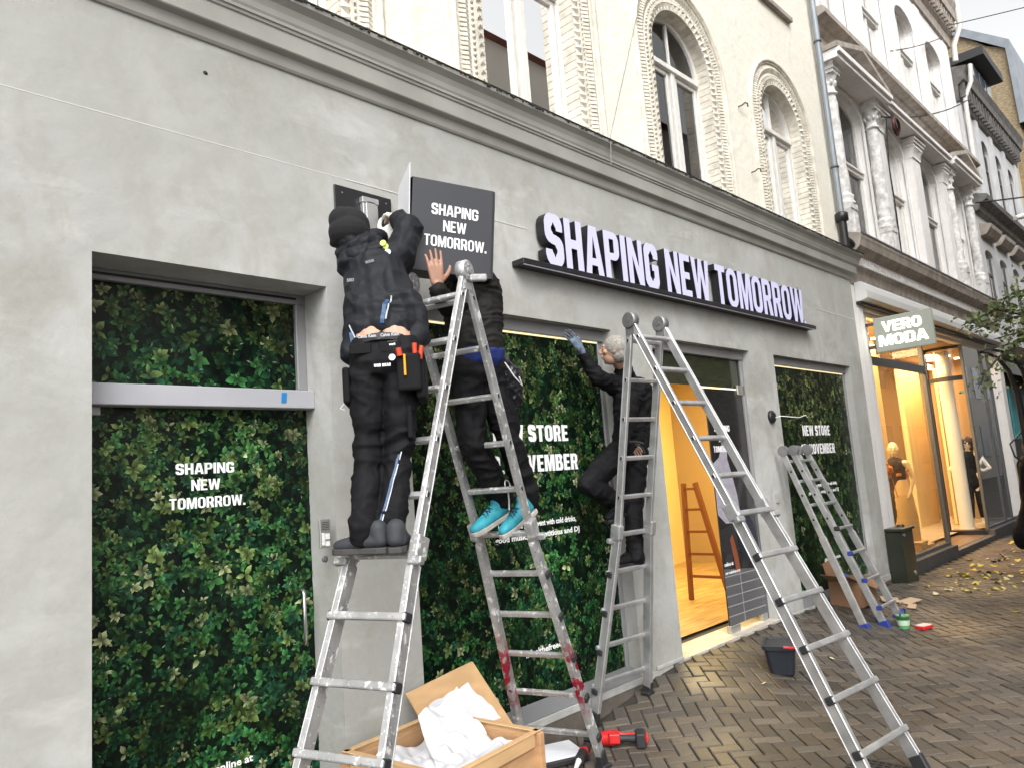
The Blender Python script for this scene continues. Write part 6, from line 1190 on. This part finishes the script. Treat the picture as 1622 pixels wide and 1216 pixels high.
B.chain([J['sl'], J['el'], J['wl']-uz*.03], [.082, .062, .042]); B.chain([J['sr'], J['er'], J['wr']], [.082, .062, .045]); B.ball(J['neck']-fw2*.04, .085)
j2 = B.skin('jacket', clotho, m2, .007, 4, .010, 7, (1, 1, 2), seed=12)
B = Blob(); B.cap(J['waist']+Vector((0, 0, -.02)), J['waist']+Vector((0, 0, .0)), .148, .14); [B.cap(J['waist']+sd2*e*.055+Vector((0, 0, -.02)), J['waist']+sd2*e*.055+Vector((0, 0, .0)), .13, .12) for e in (-1, 1)]
B.skin('blue_shirt', mat('royal blue cotton', (.004, .015, .12), .8), m2, .007, 2, .003, 8)
B = Blob(); B.chain([J['hl']+Vector((0, 0, .05)), J['kl'], J['al']+Vector((0, 0, .02))], [.112, .074, .066]); B.chain([J['hr']+Vector((0, 0, .05)), J['kr'], J['ar']+Vector((0, 0, .02))], [.112, .078, .07])
B.cap(J['waist']+Vector((0, 0, -.08)), J['pel'], .13, .145); B.cap(J['hl']+Vector((0, 0, .02)), J['hr']+Vector((0, 0, .02)), .13, .13)
t2_ = B.skin('trousers', clothb, m2, .007, 3, .010, 7, (1, 1, 1.4), seed=20)
teal = [mat('turquoise mesh', (.03, .33, .42), .6, var=.3, vs=25, bump=.3, bs=200), mat('white and orange sole', (.55, .50, .46), .7, col2=(.30, .27, .25), vs=9), mat('navy lace', (.01, .03, .06), .6)]
for a, hz in (('l', 1.35), ('r', 1.35)):
    tv = (J['t'+a]-J['a'+a]); tv.z = -.07; base = Vector((J['a'+a].x, J['a'+a].y, hz+.05)); s_o = shoe('shoe', teal, m2, base, base+tv.normalized()*.26)
B = Blob(); bc = Vector((3.03, -.52, 2.19)); B.chain([bc+Vector((-.03, 0, .10)), bc+Vector((.02, 0, .02)), bc+Vector((.06, 0, -.12))], [.06, .085, .05])
tb = B.skin('tool_bag', mat('black glossy plastic bag', (.01, .01, .014), .22, bump=.5, bs=20, bd=.01), m2, .007, 2, .014, 13, seed=31)
part('grey_rag', mat('grey olive cloth', (.23, .24, .20), .9), tb, lambda mb: mb.obox(bc+Vector((.085, .03, .01)), (1, .4, 0), (0, 0, 1), (.4, -1, 0), .07, .18, .03), .012, 2)
part('cord', mat('white cable', (.8, .8, .78)), tb, lambda mb: mb.tube([bc+Vector((-.08, -.09, .08)), bc+Vector((-.02, -.10, .0)), bc+Vector((.04, -.10, -.05)), bc+Vector((.02, -.1, .0))], .004, 6))
# -- grey haired man on the clean ladder --
J = P3; fc = Vector((-.50, .84, .12)).normalized()
B = person_body(J, fc, (-.05, 0, 1), .97)
h1 = (J['wl']-J['el']).normalized(); hand(B, J['wl'], h1, Vector((.0, 1, 0)), (.9, 0, .2), (.3, .3, .35, .4)); hand(B, J['wr'], Vector((.6, -.4, -.3)), Vector((.2, -.5, -.6)), (.3, .3, .7), (1, 1, 1, 1))
m3 = B.skin('person', skinm, None, .0055, 2); tag(m3, 'grey haired worker in black climbing the clean ladder, arm raised to the window top', 'person')
glb = mat('black grip glove', (.015, .016, .02), .6); glg = mat('blue grey glove', (.12, .16, .22), .7, col2=(.02, .03, .04), vs=25)
B = Blob(); hand(B, J['wl'], h1, Vector((.0, 1, 0)), (.9, 0, .2), (.3, .3, .35, .4), 1.15); B.cap(J['wl']-h1*.05, J['wl'], .036, .036); B.skin('glove', glg, m3, .0055, 1)
B = Blob(); hand(B, J['wr'], Vector((.6, -.4, -.3)), Vector((.2, -.5, -.6)), (.3, .3, .7), (1, 1, 1, 1), 1.15); B.skin('glove', glb, m3, .0055, 1)
sd3 = Vector((.5, .85, 0)).normalized()
B = Blob(); B.chain([J['waist'], J['mid'], J['chest'], J['neck']-Vector((0, 0, .04))], [.125, .125, .13, .075], Vector((0, 1, 0)), .85); B.cap(J['chest'], J['sl'], .11, .08); B.cap(J['chest'], J['sr'], .11, .085, Vector((0, 1, 0)), .9)
for e in (-.07, .07): B.chain([J['waist']+Vector((e, 0, 0)), J['mid']+Vector((e, 0, 0)), J['chest']+Vector((e, 0, 0))], [.115, .115, .12], Vector((0, 1, 0)), .9)
B.chain([J['sl'], J['el'], J['wl']-h1*.03], [.078, .062, .046]); B.chain([J['sr'], J['er'], J['wr']], [.082, .064, .045]); B.cap(J['neck']-Vector((0, 0, .05)), J['neck']+Vector((-.03, 0, .03)), .075, .068)
j3 = B.skin('jacket', clothb, m3, .007, 4, .010, 7, (1, 1, 1.8), seed=44)
B = Blob(); B.chain([J['hl']+Vector((0, 0, .04)), J['kl'], J['al']], [.112, .085, .065], Vector((0, 1, 0)), .9); B.chain([J['hr']+Vector((0, 0, .04)), J['kr'], J['ar']], [.112, .076, .068], Vector((0, 1, 0)), .9); B.cap(J['waist'], J['pel'], .125, .135, Vector((0, 1, 0)), .9); B.cap(J['hl'], J['hr'], .12, .12, Vector((0, 1, 0)), .9)
t3 = B.skin('trousers', clothb, m3, .007, 3, .010, 7, (1, 1, 1.3), seed=51)
for a, tv in (('l', Vector((-.26, -.02, -.05))), ('r', Vector((-.22, .1, -.0)))):
    base = Vector((J['a'+a].x+.02, J['a'+a].y, (J['a'+a].z-.06))); shoe('shoe', [clothb, blackm, blackm], m3, base, base+tv, s=.95)
B = Blob(); u_ = Vector((0, 0, 1)); B.ball(J['head']+u_*.028-fc*.018, .0985, (.96, .96, .95)); B.ball(J['head']-u_*.025-fc*.035, .074, (1, 1, 1.0))
B.skin('hair', mat('short grey hair', (.40, .37, .33), .85, var=.4, vs=70, bump=1., bs=220, bd=.006), m3, .005, 2)
part('pen', whitetxt, m3, lambda mb: mb.tube([J['wr']+Vector((-.10, -.03, -.03)), J['wr']+Vector((-.03, -.04, .0))], .009, 8))
# -- passer by, mostly outside the right edge --
p4 = {'x': 0}; Q = Vector((11.45, -1.51, -.13))
B = Blob(); B.chain([Q+Vector((-.08, 0, .12)), Q+Vector((-.06, 0, .5)), Q+Vector((-.05, 0, .9))], [.045, .06, .085]); B.chain([Q+Vector((.14, 0, .12)), Q+Vector((.1, 0, .5)), Q+Vector((.05, 0, .9))], [.045, .06, .085]); B.chain([Q+Vector((0, 0, .95)), Q+Vector((0, 0, 1.2)), Q+Vector((0, 0, 1.4)), Q+Vector((0, 0, 1.52))], [.13, .12, .14, .055])
for e in (-1, 1): B.chain([Q+Vector((e*.16, 0, 1.42)), Q+Vector((e*.22, .02, 1.14)), Q+Vector((e*.2, -.08, .9))], [.06, .045, .03]); hand(B, Q+Vector((e*.2, -.08, .9)), (0, -.1, -1), (-e, 0, 0), (0, -1, 0), (.4, .4, .4, .4)); B.cap(Q+Vector((e*.11-.0, 0, .05)), Q+Vector((e*.11, -.14, .03)), .04, .035)
B.cap(Q+Vector((0, 0, 1.48)), Q+Vector((.03, -.06, 1.6)), .055, .05); head(B, Q+Vector((.04, -.08, 1.64)), (.5, -.6, -.1), (0, 0, 1))
m4 = B.skin('person', skinm, None, .007, 2); tag(m4, 'passer by in a long black coat cut off by the right edge', 'person')
B = Blob(); B.cap(Q+Vector((-.10, .14, .56)), Q+Vector((0, 0, 1.0)), .17, .15, Vector((0, 1, 0)), .8); B.chain([Q+Vector((0, 0, .62)), Q+Vector((0, 0, 1.0)), Q+Vector((0, 0, 1.4)), Q+Vector((0, 0, 1.5))], [.25, .19, .18, .09], Vector((0, 1, 0)), .75)
for e in (-1, 1): B.chain([Q+Vector((e*.17, 0, 1.42)), Q+Vector((e*.24, .02, 1.14)), Q+Vector((e*.22, -.08, .93))], [.085, .068, .055])
B.skin('coat', clothb, m4, .009, 3, .012, 6, (1, 1, .4), seed=61); B = Blob(); B.ball(Q+Vector((.02, -.055, 1.67)), .108); B.skin('hair', mat('dark hair', (.03, .02, .015), .6), m4, .009, 2)
B = Blob(); B.chain([Q+Vector((-.08, 0, .08)), Q+Vector((-.06, 0, .5)), Q+Vector((-.04, 0, .85))], [.06, .075, .1]); B.chain([Q+Vector((.14, 0, .08)), Q+Vector((.1, 0, .5)), Q+Vector((.04, 0, .85))], [.06, .075, .1]); B.skin('trousers', clothb, m4, .009, 3, .008, 7)
# -- shop mannequins --
def mannequin(loc, s, dress, label, arm=0.):
    L0 = Vector(loc); B = Blob()
    for e in (-1, 1):
        B.chain([L0+Vector((.02*e, e*.075, .88))*s, L0+Vector((.03*e, e*.08, .48))*s if e > 0 else L0+Vector((-.05, e*.08, .48))*s, L0+Vector((-.02, e*.09, .10))*s, L0+Vector((-.1, e*.09, .03))*s], [.075*s, .045*s, .03*s, .025*s])
        B.chain([L0+Vector((0, e*.17, 1.38))*s, L0+Vector((.02-.1*arm, e*(.24+.1*arm), 1.12))*s, L0+Vector((-.08, e*(.20-.08*arm), .92+.1*arm))*s, L0+Vector((-.12, e*.17, .84))*s], [.045*s, .034*s, .024*s, .02*s])
    B.chain([L0+Vector((0, 0, .92))*s, L0+Vector((0, 0, 1.12))*s, L0+Vector((0, 0, 1.34))*s], [.12*s, .09*s, .12*s], Vector((1, 0, 0)), .8); B.cap(L0+Vector((0, 0, 1.4))*s, L0+Vector((0, 0, 1.52))*s, .05*s, .045*s); B.cap(L0+Vector((0, -.15, 1.38))*s, L0+Vector((0, .15, 1.38))*s, .05*s, .05*s)
    head(B, L0+Vector((0, 0, 1.62))*s, (-.9, -.3, 0), (0, 0, 1), s)
    o = B.skin('mannequin', mat('cream mannequin', (.68, .62, .52), .35), None, .009, 2); tag(o, label, 'mannequin')
    B = Blob()
    if dress == 'black':
        B.chain([L0+Vector((0, 0, .84))*s, L0+Vector((0, 0, 1.12))*s, L0+Vector((0, 0, 1.34))*s], [.17*s, .115*s, .135*s], Vector((1, 0, 0)), .85); B.skin('black_top', clothb, o, .009, 3, .008, 8)
        B = Blob(); [B.chain([L0+Vector((.0, e*.075, .88))*s, L0+Vector((.03*e, e*.08, .48))*s if e > 0 else L0+Vector((-.05, e*.08, .48))*s, L0+Vector((-.02, e*.09, .2))*s], [.085*s, .056*s, .045*s]) for e in (-1, 1)]; B.skin('black_trousers', clothb, o, .009, 2)
        B = Blob(); B.ball(L0+Vector((.02, 0, 1.64))*s, .115*s); B.ball(L0+Vector((.05, 0, 1.52))*s, .09*s); B.skin('wig', mat('brown wig', (.06, .025, .012), .6), o, .009, 2, .006, 14)
    else:
        B.chain([L0+Vector((0, 0, .5))*s, L0+Vector((0, 0, 1.0))*s, L0+Vector((0, 0, 1.36))*s], [.2*s, .12*s, .14*s], Vector((1, 0, 0)), .85); B.skin('dark_dress', mat('dark knit dress', (.05, .035, .03), .8), o, .009, 3, .008, 8)
mannequin((16.62, .36, .06), 1.0, 'black', 'mannequin dressed all in black beside the round column of the display case', 1.)
mannequin((12.75, .5, .07), .98, 'dress', 'pale headed mannequin in a dark dress in the shop window behind the green cabinet')
